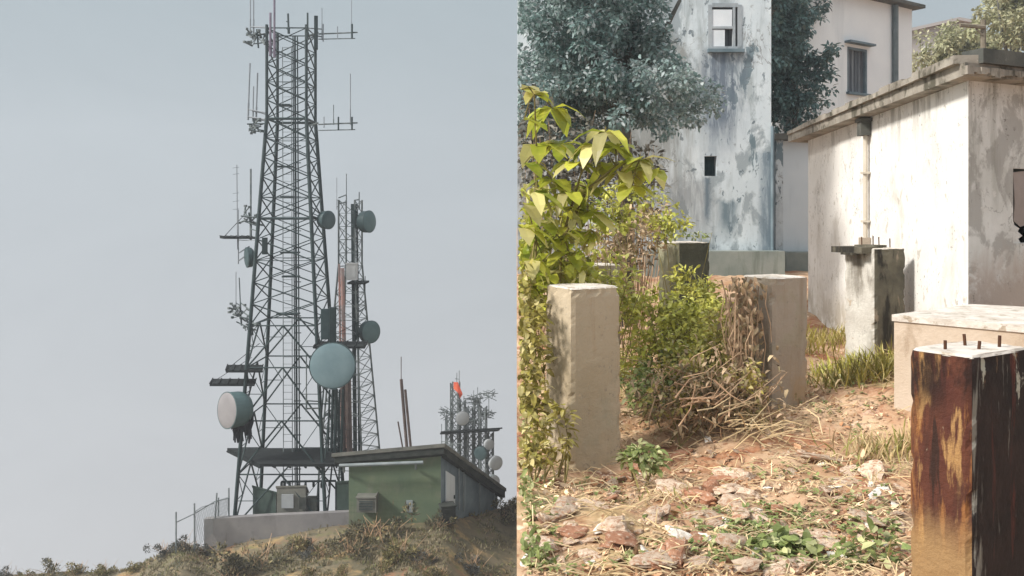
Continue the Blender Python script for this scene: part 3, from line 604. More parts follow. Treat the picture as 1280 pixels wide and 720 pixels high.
b=MB(); b.tube([P(220,653,37.6),P(243,642,38.1),P(268,627,38.7),P(287,622,39)],.025,5); b.tube([P(243,640,38.1),P(252,634,38.3),P(268,629,38.7)],.018,4); b.build('rail',M['ladder'],ft)
b=MB()
tp=[(243,640,38.1),(268,627,38.7),(287,620,39)]; bt=[(243,688,38.1),(268,664,38.7),(287,650,39)]
def bl(tab,t):
    t*=2; i=min(1,int(t)); t-=i; return P(*tab[i]).lerp(P(*tab[i+1]),t)
for i in range(26):
    t=i/25
    for s in (-.16,.16):
        u=min(1,max(0,t+s)); b.tube([bl(tp,t),bl(bt,u)],.006,3)
b.build('wire_mesh',M['ladder'],ft)

# ------------------------------------------------------------------ scrub on the hill
def shrub_mesh(w,h,n,size,seed,dome=True):
    r=random.Random(seed); b=MB(); cl=[(Vector((r.gauss(0,.42)*w,r.gauss(0,.42)*w,abs(r.gauss(.25,.32))*h)),r.uniform(.18,.34)*w) for _ in range(9)]
    for i in range(n):
        c,s=r.choice(cl); d=Vector((r.gauss(0,1),r.gauss(0,1),r.gauss(.2,1))).normalized(); p=c+d*s*r.uniform(.3,1.05); p.z=max(p.z,-.1)
        b.dleaf(p,(d+Vector((r.gauss(0,.5),r.gauss(0,.5),r.gauss(.3,.5)))),Vector((r.gauss(0,1),r.gauss(0,1),1)),size*r.uniform(.6,1.4),size*r.uniform(.35,.7))
    return b
def stalk_mesh(w,h,n,seed):
    r=random.Random(seed); b=MB()
    for i in range(n):
        p=Vector((r.gauss(0,.2)*w,r.gauss(0,.2)*w,-.2)); q=Vector((r.gauss(0,.5)*w,r.gauss(0,.5)*w,r.uniform(.6,1)*h)); b.tube([p,(p+q)/2+Vector((0,0,.1*h)),q],.018,4,r1=.006)
    return b
PR={}
for nm,mm in (('scrub','scrub'),('scrub_olive','scrub_olive'),('scrub_grey','scrub_grey')):
    for v in range(2):
        PR[nm,v]=(shrub_mesh(.9,.75,700,.13,hash_:=31*v+len(nm)),stalk_mesh(.9,.8,16,5+v))
first={}
def hillbush(px,py,Y,s,kind,v,label,group='scrub bushes on the hillside',sz=1):
    p=P(px,py,Y); p.z=gl(p.x,p.y)-.03; s*=1.15
    if (kind,v) not in first:
        o=thing('scrub_bush',label,'bush',(0,0,0),group); PR[kind,v][0].build('foliage',L_[kind],o); PR[kind,v][1].build('stem',M['twig'],o); first[kind,v]=o
    else: o=copy_tree(first[kind,v])
    o.location=p; o.rotation_euler=(0,0,rnd.uniform(0,6.28)); o.scale=(s,s,s*sz); tag(o,label,'bush',group)
named=[(548,668,38.4,.62,'scrub',0,'dark bush in front of the hut right corner'),
 (470,672,37.6,1.2,'scrub',1,'wide dark bush on the slope below the hut air conditioner'),
 (438,690,36,1.0,'scrub',0,'dark bush low on the slope under the wall right end'),
 (320,694,36.2,1.35,'scrub',1,'broad dark bush on the slope below the middle of the wall'),
 (290,704,35.6,1.0,'scrub',0,'dark bush lower left of the broad one under the wall'),
 (206,692,38.0,.8,'scrub_grey',0,'grey bush just left of the first fence post'),
 (232,682,38.2,.9,'scrub_grey',1,'grey bush between the first two fence posts'),
 (252,684,38.4,.8,'scrub_grey',0,'grey bush at the left end of the grey wall'),
 (130,712,37.4,.75,'scrub_olive',0,'olive bush standing highest on the lower left skyline'),
 (96,714,37.3,.8,'scrub_olive',1,'olive bush left of the highest one on the lower left skyline'),
 (62,716,37.2,.8,'scrub',0,'dark bush third from the left on the lower left skyline'),
 (10,718,37.2,.7,'scrub_grey',1,'grey bush in the lower left corner'),
 (34,719,37.0,.6,'scrub_olive',0,'small olive bush next to the lower left corner'),
 (170,708,37.5,.7,'scrub_olive',1,'olive bush at the foot of the fence slope'),
 (630,655,43,.8,'scrub',0,'dark bush right of the hut at the picture seam'),
 (640,636,45,.7,'scrub_olive',1,'small olive bush on the skyline right of the hut'),
 (590,700,36,.8,'scrub_grey',0,'grey bush low on the slope below the blue side wall'),
 (500,700,35.6,1.0,'scrub_olive',0,'olive bush low on the slope below the hut front'),
 (380,684,37.2,.8,'scrub_olive',1,'olive bush below the wall right half')]
for px,py,Y,s,k,v,lab in named: hillbush(px,py,Y,s*(.72 if px<260 else .95),k,v,lab)
for i in range(44):
    px=rnd.uniform(200,650); Y=rnd.uniform(33.5,37.4)
    if 425<px<610 and Y>35.8: Y-=2
    k=rnd.choice(['scrub','scrub_olive','scrub_olive','scrub_grey']); hillbush(px,700,Y,rnd.uniform(.25,.5),k,rnd.randint(0,1),'small low scrub bush on the dry slope below the hut and wall','low scrub on the dry slope')
b=MB()
for i in range(7600):
    px=rnd.uniform(120,646); Y=rnd.uniform(32.5,39.5 if px<560 else 44); X=(px-CX)/F*Y
    if noise.noise(Vector((X*.7,Y*.7,5)))<-.12: continue
    if 430<px<565 and Y>38.4: continue
    if 270<px<450 and Y>37.3 and rnd.random()<.8: continue
    z=gl(X,Y)
    for q in range(2):
        d=Vector((rnd.gauss(0,.5),rnd.gauss(0,.5),1)); h=rnd.uniform(.08,.26); b.dleaf(Vector((X,Y,z-.02)),d,Vector((rnd.gauss(0,1),rnd.gauss(0,1),.1)),h,.05)
tag(b.build('hill_grass',L_['hillgrass']),'dry grass covering the hillside','grass',kind='stuff')

# ------------------------------------------------------------------ right: pillars in the yard
def pillar(N,e1,e2,ztop,label,mats,sunlit_top=True,name='concrete_pillar',bars=(),taper=0.0,zbase=None,barh=.12):
    N=Vector((*N,0)); e1=Vector((*e1,0)); e2=Vector((*e2,0)); c=N+(e1+e2)/2
    zb=(gr0(c.x,c.y)-.25) if zbase is None else zbase
    t=thing(name,label,'pillar',(c.x,c.y,zb),'concrete pillars in the yard')
    me=bmesh.new(); H=ztop-zb
    cs=[N,N+e2,N+e2+e1,N+e1]; nz_=48; ns=10
    ringv=[]
    for k in range(nz_+1):
        z=zb+H*k/nz_; row=[]
        for i in range(4):
            p,q=cs[i],cs[(i+1)%4]
            for s in range(ns):
                u=s/ns; w=p.lerp(q,u); w=c+(w-c)*(1+taper*(1-k/nz_)); 
                if s==0: w=w+(c-w).normalized()*.012
                n=noise.noise(Vector((w.x*4,w.y*4,z*3)))*.006+noise.noise(Vector((w.x*14,w.y*14,z*12)))*.0025
                if s==0: n-=max(0,noise.noise(Vector((w.x*9,w.y*9,z*11)))-.05)*.05
                if k>=nz_-1: n-=max(0,noise.noise(Vector((w.x*13,w.y*13,7)))-.05)*.04
                w=w+(w-c).normalized()*n
                row.append(me.verts.new((w.x-c.x,w.y-c.y,z-zb)))
        ringv.append(row)
    m_=4*ns
    for k in range(nz_):
        for i in range(m_):
            f=me.faces.new((ringv[k][i],ringv[k][(i+1)%m_],ringv[k+1][(i+1)%m_],ringv[k+1][i])); f.material_index=min(len(mats)-1,i//ns)
    me.faces.new(ringv[-1]).material_index=0
    msh=bpy.data.meshes.new('shaft'); me.to_mesh(msh); me.free()
    for x in mats: msh.materials.append(x)
    o=bpy.data.objects.new('shaft',msh); COL.objects.link(o); o.parent=t; o.location=(0,0,0)
    if sunlit_top:
        b=MB(); lo=[];hi=[]
        for i in range(4):
            p,q=cs[i],cs[(i+1)%4]
            for s in range(9):
                w=p.lerp(q,s/9); w=c+(w-c)*(.975+.02*rnd.random()-(.05 if s==0 else 0)); lo.append(Vector((w.x,w.y,ztop-.004))); hi.append(Vector((w.x,w.y,ztop+.006+rnd.uniform(0,.006)))-(w-c)*.06)
        b.prism(lo,hi); b.build('sunlit_top',M['sunlit_top'],t)  # thin pale sheet added to show the top as sunlit
    for u,v in bars:
        p=N+e1*u+e2*v; b=MB(); z=ztop; h=barh*rnd.uniform(.8,1.15); b.tube([(p.x,p.y,z-.02),(p.x+rnd.uniform(-.008,.008),p.y,z+h)],.0075 if barh<.2 else .011,8); b.build('rebar',M['rebar'],t)
    return t
a25=R(25); E1=lambda w:(-w*math.sin(a25),w*math.cos(a25)); E2=lambda w:(w*math.cos(a25),w*math.sin(a25))
pillar((.44,7.2),E1(.46),E2(.48),1.385,'clean beige pillar standing alone at the left of the yard',[M['pillar']]*1,zbase=-.3,taper=.04)
pillar((2.43,8.38),E1(.45),E2(.45),1.385,'pinkish beige pillar wrapped in dry vines on its left',[M['pillar_pink']])
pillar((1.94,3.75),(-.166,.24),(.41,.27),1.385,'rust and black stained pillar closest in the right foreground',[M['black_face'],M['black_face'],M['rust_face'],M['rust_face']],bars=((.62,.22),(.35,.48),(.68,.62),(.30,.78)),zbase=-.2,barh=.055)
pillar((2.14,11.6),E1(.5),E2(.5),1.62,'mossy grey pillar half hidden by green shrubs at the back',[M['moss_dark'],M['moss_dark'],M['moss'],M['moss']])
pillar((.86,10.2),E1(.45),E2(.42),1.40,'low pillar hidden behind the clean beige one',[M['pillar_pink']])
t=pillar((4.307,10.6),(-.2,.45),(.46,.18),1.58,'white and black stained pier against the white shed',[M['pier_face'],M['pier_face'],M['pier_front'],M['pier_front']],sunlit_top=True,bars=((.5,.1),(.45,.4),(.5,.65),(.4,.9)),barh=.14)
b=MB(); c=Vector((4.20,10.88,1.565)); b.box(c,(.34,.5,.075),R(24)); b.box(c+Vector((.16,-.03,.045)),(.22,.3,.03),.5); b.box(c+Vector((-.13,-.1,-.045)),(.09,.2,.03),R(20)); b.build('ledge',M['pier_face'],t)
# concrete block
poly=[Vector((x,y,1.09)) for x,y in ((3.43,8.0),(4.3,7.05),(5.7,8.2),(4.62,8.92))]
t=thing('concrete_block','broad low concrete block in front of the white shed','block',(4.4,8.0,.3))
b=MB(); b.prism([p-Vector((0,0,1.1)) for p in poly],[p-Vector((0,0,.06)) for p in poly]); b.build('body',M['block'],t)
b=MB(); cc=sum(poly,Vector())/4; big=[cc+(p-cc)*1.02 for p in poly]; b.prism([p-Vector((0,0,.058)) for p in big],[p for p in big]); b.build('top_slab',M['sunlit_top'],t)

# ------------------------------------------------------------------ walls with openings
def wall(b,p0,p1,z0,z1,th,holes=(),m=0,end_m=0,tv=None):
    p0=Vector((*p0,0)); p1=Vector((*p1,0)); d=(p1-p0); L=d.length; d.normalize(); n=Vector((-d.y,d.x,0)) if tv is None else Vector((tv.x,tv.y,0)).normalized()   # n points inside (left of direction)
    us=sorted({0,L,*[h[0] for h in holes],*[h[1] for h in holes]}); zs=sorted({z0,z1,*[h[2] for h in holes],*[h[3] for h in holes]})
    def isin(i,j):
        if i<0 or j<0 or i>=len(us)-1 or j>=len(zs)-1: return False
        u=(us[i]+us[i+1])/2; z=(zs[j]+zs[j+1])/2
        return not any(h[0]<u<h[1] and h[2]<z<h[3] for h in holes)
    def pt(u,z,t): q=p0+d*u+n*t; return (q.x,q.y,z)
    for i in range(len(us)-1):
        for j in range(len(zs)-1):
            if not isin(i,j): continue
            u0,u1,a,c=us[i],us[i+1],zs[j],zs[j+1]
            b.add([pt(u0,a,0),pt(u1,a,0),pt(u1,c,0),pt(u0,c,0)],[(0,1,2,3)],m); b.add([pt(u0,a,th),pt(u0,c,th),pt(u1,c,th),pt(u1,a,th)],[(0,1,2,3)],m)
            if not isin(i-1,j): b.add([pt(u0,a,0),pt(u0,c,0),pt(u0,c,th),pt(u0,a,th)],[(0,1,2,3)],m)
            if not isin(i+1,j): b.add([pt(u1,a,0),pt(u1,a,th),pt(u1,c,th),pt(u1,c,0)],[(0,1,2,3)],end_m if i+1==len(us)-1 else m)
            if not isin(i,j-1): b.add([pt(u0,a,0),pt(u0,a,th),pt(u1,a,th),pt(u1,a,0)],[(0,1,2,3)],m)
            if not isin(i,j+1): b.add([pt(u0,c,0),pt(u1,c,0),pt(u1,c,th),pt(u0,c,th)],[(0,1,2,3)],m)
    return pt
# white shed
HC=Vector((4.72,9.2)); HF=Vector((5.53,16.7)); r=Vector((.9,.44)).normalized(); HR=HC+r*6; HB=HF+r*6
zh=3.40
shed=thing('white_shed','white plastered flat roofed shed with broken window at right','shed',(HC.x,HC.y,.2))
b=MB(); wall(b,HF,HC,-.2,zh,.24,end_m=1,tv=r); b.build('side_wall',[M['white_wall'],M['grey_wall']],shed)
wu0=.72; hz0,hz1=P(0,304,9.6).z,P(0,211,9.6).z
b=MB(); inn=HC+Vector((-r.y,r.x))*0.0; pt=wall(b,HC+r*.2402,HR,-.2,zh,.24,[(wu0-.24,wu0+.86,hz0,hz1)],tv=HF-HC); b.build('front_wall',M['grey_wall'],shed)
b=MB(); wall(b,HR+(HB-HR).normalized()*.2402,HB,-.2,zh,.24); b.build('back_wall',M['grey_wall'],shed)
b=MB(); wall(b,HB-r*.25,HF+r*.25,-.2,zh,.24); b.build('back_wall',M['grey_wall'],shed)
ctr=(HC+HF+HR+HB)/4
def ov(p,k): v=(p-ctr); return p+v.normalized()*k
q=[ov(p,.42) for p in (HC,HR,HB,HF)]
b=MB(); b.prism([Vector((*p,zh)) for p in q],[Vector((*p,zh+.13)) for p in q]); b.build('roof',M['roof_edge'],shed)
# rough parapet courses round the roof edge
b=MB()
def lumps(p,q,n,h,th):
    for i in range(n):
        c=p.lerp(q,(i+.5)/n); d=(q-p); L=d.length/n; hh=h*rnd.uniform(.7,1.15); b.box((c.x,c.y,zh+.132+hh/2),(L*rnd.uniform(.96,1.03),th*rnd.uniform(.9,1.1),hh),math.atan2(d.y,d.x)+rnd.uniform(-.02,.02))
q2=[ov(p,.30) for p in (HC,HR,HB,HF)]
lumps(q2[3],q2[0],20,.085,.24); b.build('parapet',M['roof_edge'],shed)
b=MB(); lumps(q2[0]+r*.1,q2[1],9,.13,.24); b.build('parapet',M['roof_dark'],shed)
b=MB()
for i in range(22):
    p=q[0].lerp(q[1],.004+i*.0105); hh=rnd.uniform(.05,.10); b.box((p.x+.01,p.y-.005,zh+.075-hh*.3),(.085*rnd.uniform(.95,1.1),.05*rnd.uniform(.7,1.5),hh),math.atan2(r.y,r.x)+rnd.uniform(-.12,.12))
b.build('eave_stone',M['roof_edge'],shed)
n_in=Vector((-r.y,r.x)); 
n_in=(HF-HC).normalized()
def wp(u,z,t): p=HC+r*u+n_in*t; return Vector((p.x,p.y,z))
wf=MB(); wf.box(wp(wu0+.55,hz1-.03,.10),(1.12,.08,.06),math.atan2(r.y,r.x)); fr=wf.build('window',M['fascia'],shed)
b=MB(); H=hz1-hz0
out=[(.02,.95),(.05,.55),(.03,.30),(.14,.22),(.22,.24),(.25,.42),(.27,.5),(.27,.98)]
b.prism([wp(wu0+u,hz0+v*H,.03) for u,v in out],[wp(wu0+u,hz0+v*H,.05) for u,v in out])
b.box(wp(wu0+.70,(hz0+hz1)/2,.1),(.74,.03,H-.1),math.atan2(r.y,r.x)); b.build('board',M['grey_board'],fr)
b=MB(); out=[(0,0),(.14,0),(.10,.06),(.17,.10),(.09,.16),(.12,.2),(.04,.24),(0,.34)]
b.prism([wp(wu0+u,hz0+v*H,.02) for u,v in out],[wp(wu0+u,hz0+v*H,.14) for u,v in out]); b.build('broken_plaster',M['grey_wall'],shed)
k=.469; wpnt=HC.lerp(HF,k); nl=Vector((-(HF-HC).y,(HF-HC).x)).normalized()
pw=wpnt+nl*.06
b=MB(); b.tube([(pw.x,pw.y,1.66),(pw.x,pw.y,3.24)],.032,10)
for z in (1.9,2.6): b.box((pw.x,pw.y,z),(.1,.12,.03),math.atan2(nl.y,nl.x))
b.build('drain_pipe',M['pipe'],shed)
b=MB(); b.box((pw.x-.02,pw.y,3.24),(.14,.20,.20),math.atan2(nl.y,nl.x)); b.box((pw.x-.02,pw.y,3.36),(.18,.28,.05),math.atan2(nl.y,nl.x)); b.build('rain_head',M['roof_dark'],shed)
b=MB(); b.box((pw.x-.01,pw.y,1.60),(.13,.15,.13),math.atan2(nl.y,nl.x)); b.build('pipe_shoe',M['pillar_pink'],shed)

# two storey bluish house behind
BY=24.0; bx1=(964-CX)/F*BY
bh=thing('haze_blue_house','tall mouldy limewashed house tinted haze blue behind the shrubs','house',(3.5,BY,.2))
X=lambda px:(px-CX)/F*BY
Z=lambda py:EYE-(py-CY)/F*BY
b=MB(); wall(b,(.02,BY),(bx1,BY),-.2,11.5,.35,[(X(887)-.02,X(925)-.02,Z(60),Z(8)),(X(880.5)-.02,X(896)-.02,Z(220),Z(195))]); b.build('front_wall',M['haze_lime'],bh)
b=MB(); wall(b,(bx1,BY+.36),(bx1-.3,BY+9),-.2,11.5,.35); b.build('side_wall',M['haze_lime'],bh)
b=MB(); wall(b,(.02,BY+9),(.02,BY+.36),-.2,11.5,.35); b.build('side_wall',M['haze_lime'],bh)
b=MB(); b.box((bx1/2,BY+4.6,11.6),(bx1+.5,9.8,.2)); b.build('roof',M['roof_dark'],bh)
w=MB(); 
for x0,x1,y0,y1 in ((885,890,6,62),(922,927,6,62),(890,922,4,9),(890,922,58,63),(916,919,9,58),(890,916,33,36)):
    w.box(((X(x0)+X(x1))/2,BY+.05,(Z(y0)+Z(y1))/2),(X(x1)-X(x0),.14,Z(y0)-Z(y1)))
wn=w.build('window',M['frame_grey'],bh)
b=MB(); b.box(((X(888)+X(915))/2,BY+.01,(Z(12)+Z(33))/2),(X(915)-X(888),.03,Z(12)-Z(33))); b.box(((X(888)+X(906))/2,BY+.015,(Z(37)+Z(58))/2),(X(906)-X(888),.03,Z(37)-Z(58))); b.build('curtain',M['curtain'],wn)
b=MB(); b.box(((X(886)+X(926))/2,BY+.3,(Z(6)+Z(62))/2),(X(926)-X(886),.02,Z(6)-Z(62))); b.build('pane',M['shutter'],wn)
b=MB(); b.box(((X(880)+X(897))/2,BY+.32,(Z(194)+Z(221))/2),(X(897)-X(880),.03,Z(194)-Z(221))); b.build('opening_shade',M['black_teal'],bh)  # dark panel behind the hole, colour standing in for the shade inside
b=MB(); b.box(((X(884)+X(929))/2,BY-.06,Z(64)),(X(929)-X(884),.16,.09)); b.build('sill',M['slate'],wn)
b=MB(); b.box(((X(800)+X(972))/2,BY-.35,(Z(322)+Z(352))/2),(X(972)-X(800),.62,Z(322)-Z(352)+.4)); b.build('plinth',M['plinth'],bh)
b=MB(); b.tube([(bx1+.02,BY-.06,.8),(bx1+.02,BY-.06,4.4)],.05,8); b.build('downpipe',M['slate'],bh)
# recessed wing
RY=26.0; X2=lambda px:(px-CX)/F*RY; Z2=lambda py:EYE-(py-CY)/F*RY
wg=thing('low_wing','pale low wing between the blue house and the white shed','house',(X2(985),RY,.2))
b=MB(); wall(b,(X2(958),RY),(X2(1060),RY),-.2,Z2(176),.3); b.build('wall',M['pale_lime'],wg)
b=MB(); b.box((X2(1005),RY+.55,Z2(172)+.01),(X2(1060)-X2(952),1.7,.18)); b.build('eave',M['roof_dark'],wg)
b=MB(); b.box((X2(972),RY-.1,Z2(250)),(.22,.16,Z2(176)-Z2(330)-.05)); b.build('pilaster',M['haze_lime'],wg)
b=MB(); b.box((X2(990),RY-.4,Z2(330)),(X2(1018)-X2(966),.7,.75)); b.build('plinth',M['plinth'],wg)
# white building further back
wa=Vector((8.8,28.2)); wb=Vector((14.37,32.0)); dl=(wb-wa).normalized()
zt=EYE+(CY-12)/F*32.0
wh=thing('white_building','white two storey building with shuttered window and dark pipe','building',(wa.x,wa.y,.3))
def u_of(px):
    k=(px-CX)/F; return (k*wa.y-wa.x)/(dl.x-k*dl.y)
def z_at(px,py): Y=wa.y+dl.y*u_of(px); return EYE-(py-CY)/F*Y
ho=(u_of(1059),u_of(1084),z_at(1071,116),z_at(1071,60))
b=MB(); wall(b,wa,wb,-.2,zt,.3,[ho]); b.build('front_wall',M['far_white'],wh)
bk=Vector((-dl.y,dl.x)); b=MB(); wall(b,wb+bk*.31,wb+bk*7,-.2,zt,.3); b.build('side_wall',M['far_white'],wh)
def fp_(u,z,t): p=wa+dl*u-bk*t; return (p.x,p.y,z)
ang=math.atan2(dl.y,dl.x)
b=MB(); p=wa+dl*3.4+bk*3.4; b.box((p.x,p.y,zt+.06),(7.1,7.6,.12),ang); b.build('roof',M['roof_dark'],wh)
w=MB(); um=(ho[0]+ho[1])/2; hm=(ho[2]+ho[3])/2
w.box(fp_(ho[0]+.04,hm,-.06),(.08,.1,ho[3]-ho[2]),ang); w.box(fp_(ho[1]-.04,hm,-.06),(.08,.1,ho[3]-ho[2]),ang); w.box(fp_(um,ho[3]-.04,-.05),(ho[1]-ho[0]-.17,.1,.08),ang); w.box(fp_(um,ho[3]+.14,.12),(ho[1]-ho[0]+.3,.26,.07),ang); w.box(fp_(um,ho[2]-.05,.06),(ho[1]-ho[0]+.12,.14,.08),ang)
wn=w.build('window',M['slate'],wh)
b=MB(); b.box(fp_(um,hm,-.2),(ho[1]-ho[0]-.02,.04,ho[3]-ho[2]-.02),ang)
for i in range(6): b.box(fp_(ho[0]+.1+(ho[1]-ho[0]-.2)*i/5,hm,-.165),(.05,.03,ho[3]-ho[2]-.1),ang)
b.build('shutter',M['shutter'],wn)
b=MB(); up_=u_of(1116); b.tube([fp_(up_,.3,.1),fp_(up_,zt-.02,.1)],.11,8); b.build('downpipe',M['pipe_dark'],wh)
# far grey house
GY=52.0; X3=lambda px:(px-CX)/F*GY; Z3=lambda py:EYE-(py-CY)/F*GY
gh=thing('grey_house','distant grey house with one bright narrow window','house',(X3(1180),GY,.3))
b=MB(); pr=[(X3(1120),Z3(44)),(X3(1196),Z3(27)),(X3(1225),Z3(32)),(X3(1225),0),(X3(1120),0)]
b.prism([Vector((x,GY,z)) for x,z in pr][::-1],[Vector((x,GY+8,z)) for x,z in pr][::-1]); b.build('wall',M['far_grey'],gh)
b=MB(); 
for (x0,z0_),(x1,z1_) in ((pr[0],pr[1]),(pr[1],pr[2])): b.prism([Vector((x0,GY-.3,z0_+.02)),Vector((x1,GY-.3,z1_+.02)),Vector((x1,GY+8,z1_+.02)),Vector((x0,GY+8,z0_+.02))],[Vector((x0,GY-.3,z0_+.2)),Vector((x1,GY-.3,z1_+.2)),Vector((x1,GY+8,z1_+.2)),Vector((x0,GY+8,z0_+.2))])
b.build('roof',M['far_grey'],gh)
b=MB(); b.box(((X3(1152)+X3(1159))/2,GY-.03,(Z3(58)+Z3(90))/2),(X3(1159)-X3(1152),.1,Z3(58)-Z3(90))); b.build('window',M['white_box'],gh)
# pole
PY=21.0; p=P(1229,90,PY); pz=gr0(p.x,p.y)
t=thing('utility_pole','wooden pole with one crossbar rising behind the shed roof','pole',(p.x,p.y,pz))
b=MB(); b.tube([(p.x,p.y,pz-.3),P(1229,25,PY)],.065,8); b.build('post',M['wood'],t)
b=MB(); a=P(1200,31,PY-.08); c=P(1231,34,PY-.08); b.tube([a,c],.05,6); b.tube([P(1218,33,PY-.06),P(1228,44,PY-.06)],.02,5); b.build('crossbar',M['wood'],t)

# ------------------------------------------------------------------ trees and shrubs on the right
KEEP=lambda q:q.x>.004
def tree(label,clumps,trunks,leafn,size,mat,name='tree',group=None,cat='tree',seed=1,wide=.5,bark='bark'):
    r=random.Random(seed); c0=trunks[0][0] if trunks else clumps[0][0]
    t=thing(name,label,cat,c0,group)
    b=MB()
    tot=sum(s**2 for _,s in clumps)
    for c,s in clumps:
        n=int(leafn*s*s/tot)
        subs=[c+Vector((r.gauss(0,.55),r.gauss(0,.55),r.gauss(0,.5)))*s for _ in range(max(3,int(4+s*3)))]
        for i in range(n):
            sc=r.choice(subs); d=Vector((r.gauss(0,1),r.gauss(0,1),r.gauss(0,1))).normalized(); p=sc+d*s*.42*(r.random()**.4)
            dd=(d*.6+Vector((r.gauss(0,.6),r.gauss(0,.6),r.gauss(-.25,.5)))); b.leaf(p,dd,Vector((r.gauss(0,.5),r.gauss(0,.5),1)),size*r.uniform(.6,1.35),size*wide*r.uniform(.7,1.2),.25,0,KEEP)
    b.build('crown',mat,t)
    if trunks:
        b=MB()
        for tr in trunks: b.tube(tr[:-2],tr[-2],8,r1=tr[-1])
        b.build('trunk',M[bark],t,smooth=True)
    return t
def cl(lst,Y): return [(P(a,b_,Y+dy),s) for a,b_,dy,s in lst]
TY1=15.0
g0=P(782,300,TY1); g0.z=gr0(g0.x,g0.y)
clm=[]
rr=random.Random(5)
for i in range(74):
    px=rr.uniform(640,862); py=rr.uniform(-70,138)
    if px>800 and py<75 and px-800>py*.35: px-=40
    clm.append((P(px,py,TY1+rr.uniform(-1.6,1.8)),rr.uniform(.36,.62)))
tree('big hazy blue grey tree spreading over the upper left of the yard',clm,
 [[g0-Vector((0,0,.2)),P(782,200,TY1),P(779,130,TY1),P(770,60,TY1),.16,.07],[P(779,150,TY1),P(735,80,TY1),P(700,20,TY1),.08,.03],[P(780,140,TY1),P(820,60,TY1),P(850,0,TY1),.08,.03],[P(779,130,TY1),P(790,40,TY1+.8),P(800,-50,TY1+1),.08,.03]],46000,.085,L_['blue_tree'],seed=3,wide=.6)
# second dim trunk cluster
g1=P(705,300,16.2); g1.z=gr0(g1.x,g1.y)
clm2=[(P(rr.uniform(700,800),rr.uniform(95,165),15.8+rr.uniform(-.6,.6)),rr.uniform(.3,.45)) for _ in range(10)]
tree('slender bluish tree behind the yellow sapling',[(P(rr.uniform(650,740),rr.uniform(60,190),16.4+rr.uniform(-.8,.8)),rr.uniform(.35,.55)) for _ in range(14)]+clm2,[[g1-Vector((0,0,.2)),P(706,200,16.2),P(700,110,16.2),.09,.04]],11000,.09,L_['blue_tree'],seed=8)
g2=P(994,300,27.2); g2.z=gr0(g2.x,g2.y)
clm=[(P(rr.uniform(966,1018),y+rr.uniform(-8,8),27.6+rr.uniform(-.7,.7)),rr.uniform(.45,.75)) for y in range(-40,150,9) for _ in range(2)]
clm+=[(P(1024+rr.uniform(-4,6),rr.uniform(0,110),27.3),.38) for _ in range(6)]
tree('dark teal leafy tree squeezed between blue house and white building',clm,[[g2-Vector((0,0,.2)),P(994,150,27.4),P(992,40,27.5),.14,.06]],12000,.17,L_['teal'],seed=4)
g3=P(1262,200,36.0); g3.z=gr0(g3.x,g3.y)
tree('pale olive tree with sparse crown at the far right',[(P(rr.uniform(1243,1330),rr.uniform(-40,80),36+rr.uniform(-1.5,1.5)),rr.uniform(.5,.95)) for _ in range(26)],[[g3-Vector((0,0,.2)),P(1264,110,36),P(1268,20,36),.2,.08],[P(1264,90,36),P(1250,30,36),P(1246,-10,36),.08,.03]],8000,.22,L_['pale'],seed=6)
g4=P(1205,200,40.0); g4.z=gr0(g4.x,g4.y)
tree('pale olive bushy tree in front of the distant grey house',[(P(1172+rr.uniform(0,75),y0+rr.uniform(0,50)-(12 if 0 else 0),40+rr.uniform(-1,1)),rr.uniform(.55,1.0)) for y0 in (38,42,50) for _ in range(9)],[[g4-Vector((0,0,.2)),P(1205,100,40),P(1207,50,40),.16,.06]],7000,.22,L_['pale'],seed=9)
# yellow green sapling with big leaves
SYp=8.0; t=thing('sapling','yellow green sapling with big drooping leaves at the left of the yard','sapling',(0.1,SYp,0))
rs=random.Random(21); bl_=MB(); bs=MB()
whorls=[(668,118,7.7),(652,112,7.8),(655,150,7.9),(690,135,8.0),(757,165,7.8),(742,180,7.9),(770,185,7.9),(800,200,7.8),(815,212,7.9),(775,215,8.0),(790,232,7.8),(700,180,8.2),(720,205,8),(690,225,8),(740,235,8.1),(668,240,7.8),(655,285,7.7),(690,300,8.1),(665,325,7.7),(712,318,8.1),(700,262,8),(735,265,8.1),(655,205,8),(683,345,8),(655,360,7.8),(672,180,8),(710,240,7.9),(680,280,8),(700,330,8.3),(760,205,8.1),(655,255,7.8),(726,290,8.2)]
root=Vector((.18,SYp,gr0(.18,SYp)-.1)); mains=[[root,P(668,420,SYp),P(670,300,SYp),P(671,200,SYp),P(668,118,7.7)],[root+Vector((.15,0,0)),P(697,420,8.3),P(702,300,8.1),P(727,215,8),P(757,165,7.8)],[P(702,300,8.1),P(735,235,8),P(770,208,7.9),P(800,200,7.8)]]
for mn in mains: bs.tube(mn,.018,6,r1=.007)
for px,py,Y in whorls:
    c=P(px,py,Y); near=min((q for mn in mains for q in mn),key=lambda q:(q-c).length); bs.tube([near,(near+c)/2+Vector((0,0,.05)),c],.007,5)
    n=rs.randint(5,9)
    for i in range(n):
        a=2*math.pi*i/n+rs.uniform(-.3,.3); d=Vector((math.cos(a),math.sin(a)*.8,rs.uniform(-.4,.25)))
        bl_.leaf(c,d,Vector((0,0,1)),rs.uniform(.15,.37),rs.uniform(.10,.18),rs.uniform(.25,.6),0,KEEP)
for i in range(480):
    c=P(rs.uniform(646,745),rs.uniform(225,400),rs.uniform(7.8,8.8)); d=Vector((rs.gauss(0,1),rs.gauss(0,1),rs.gauss(-.3,.5)))
    bl_.leaf(c,d,Vector((0,0,1)),rs.uniform(.08,.22),rs.uniform(.04,.09),.4,0,KEEP)
bl_.build('foliage',L_['sapling'],t); bs.build('stem',M['stem'],t)

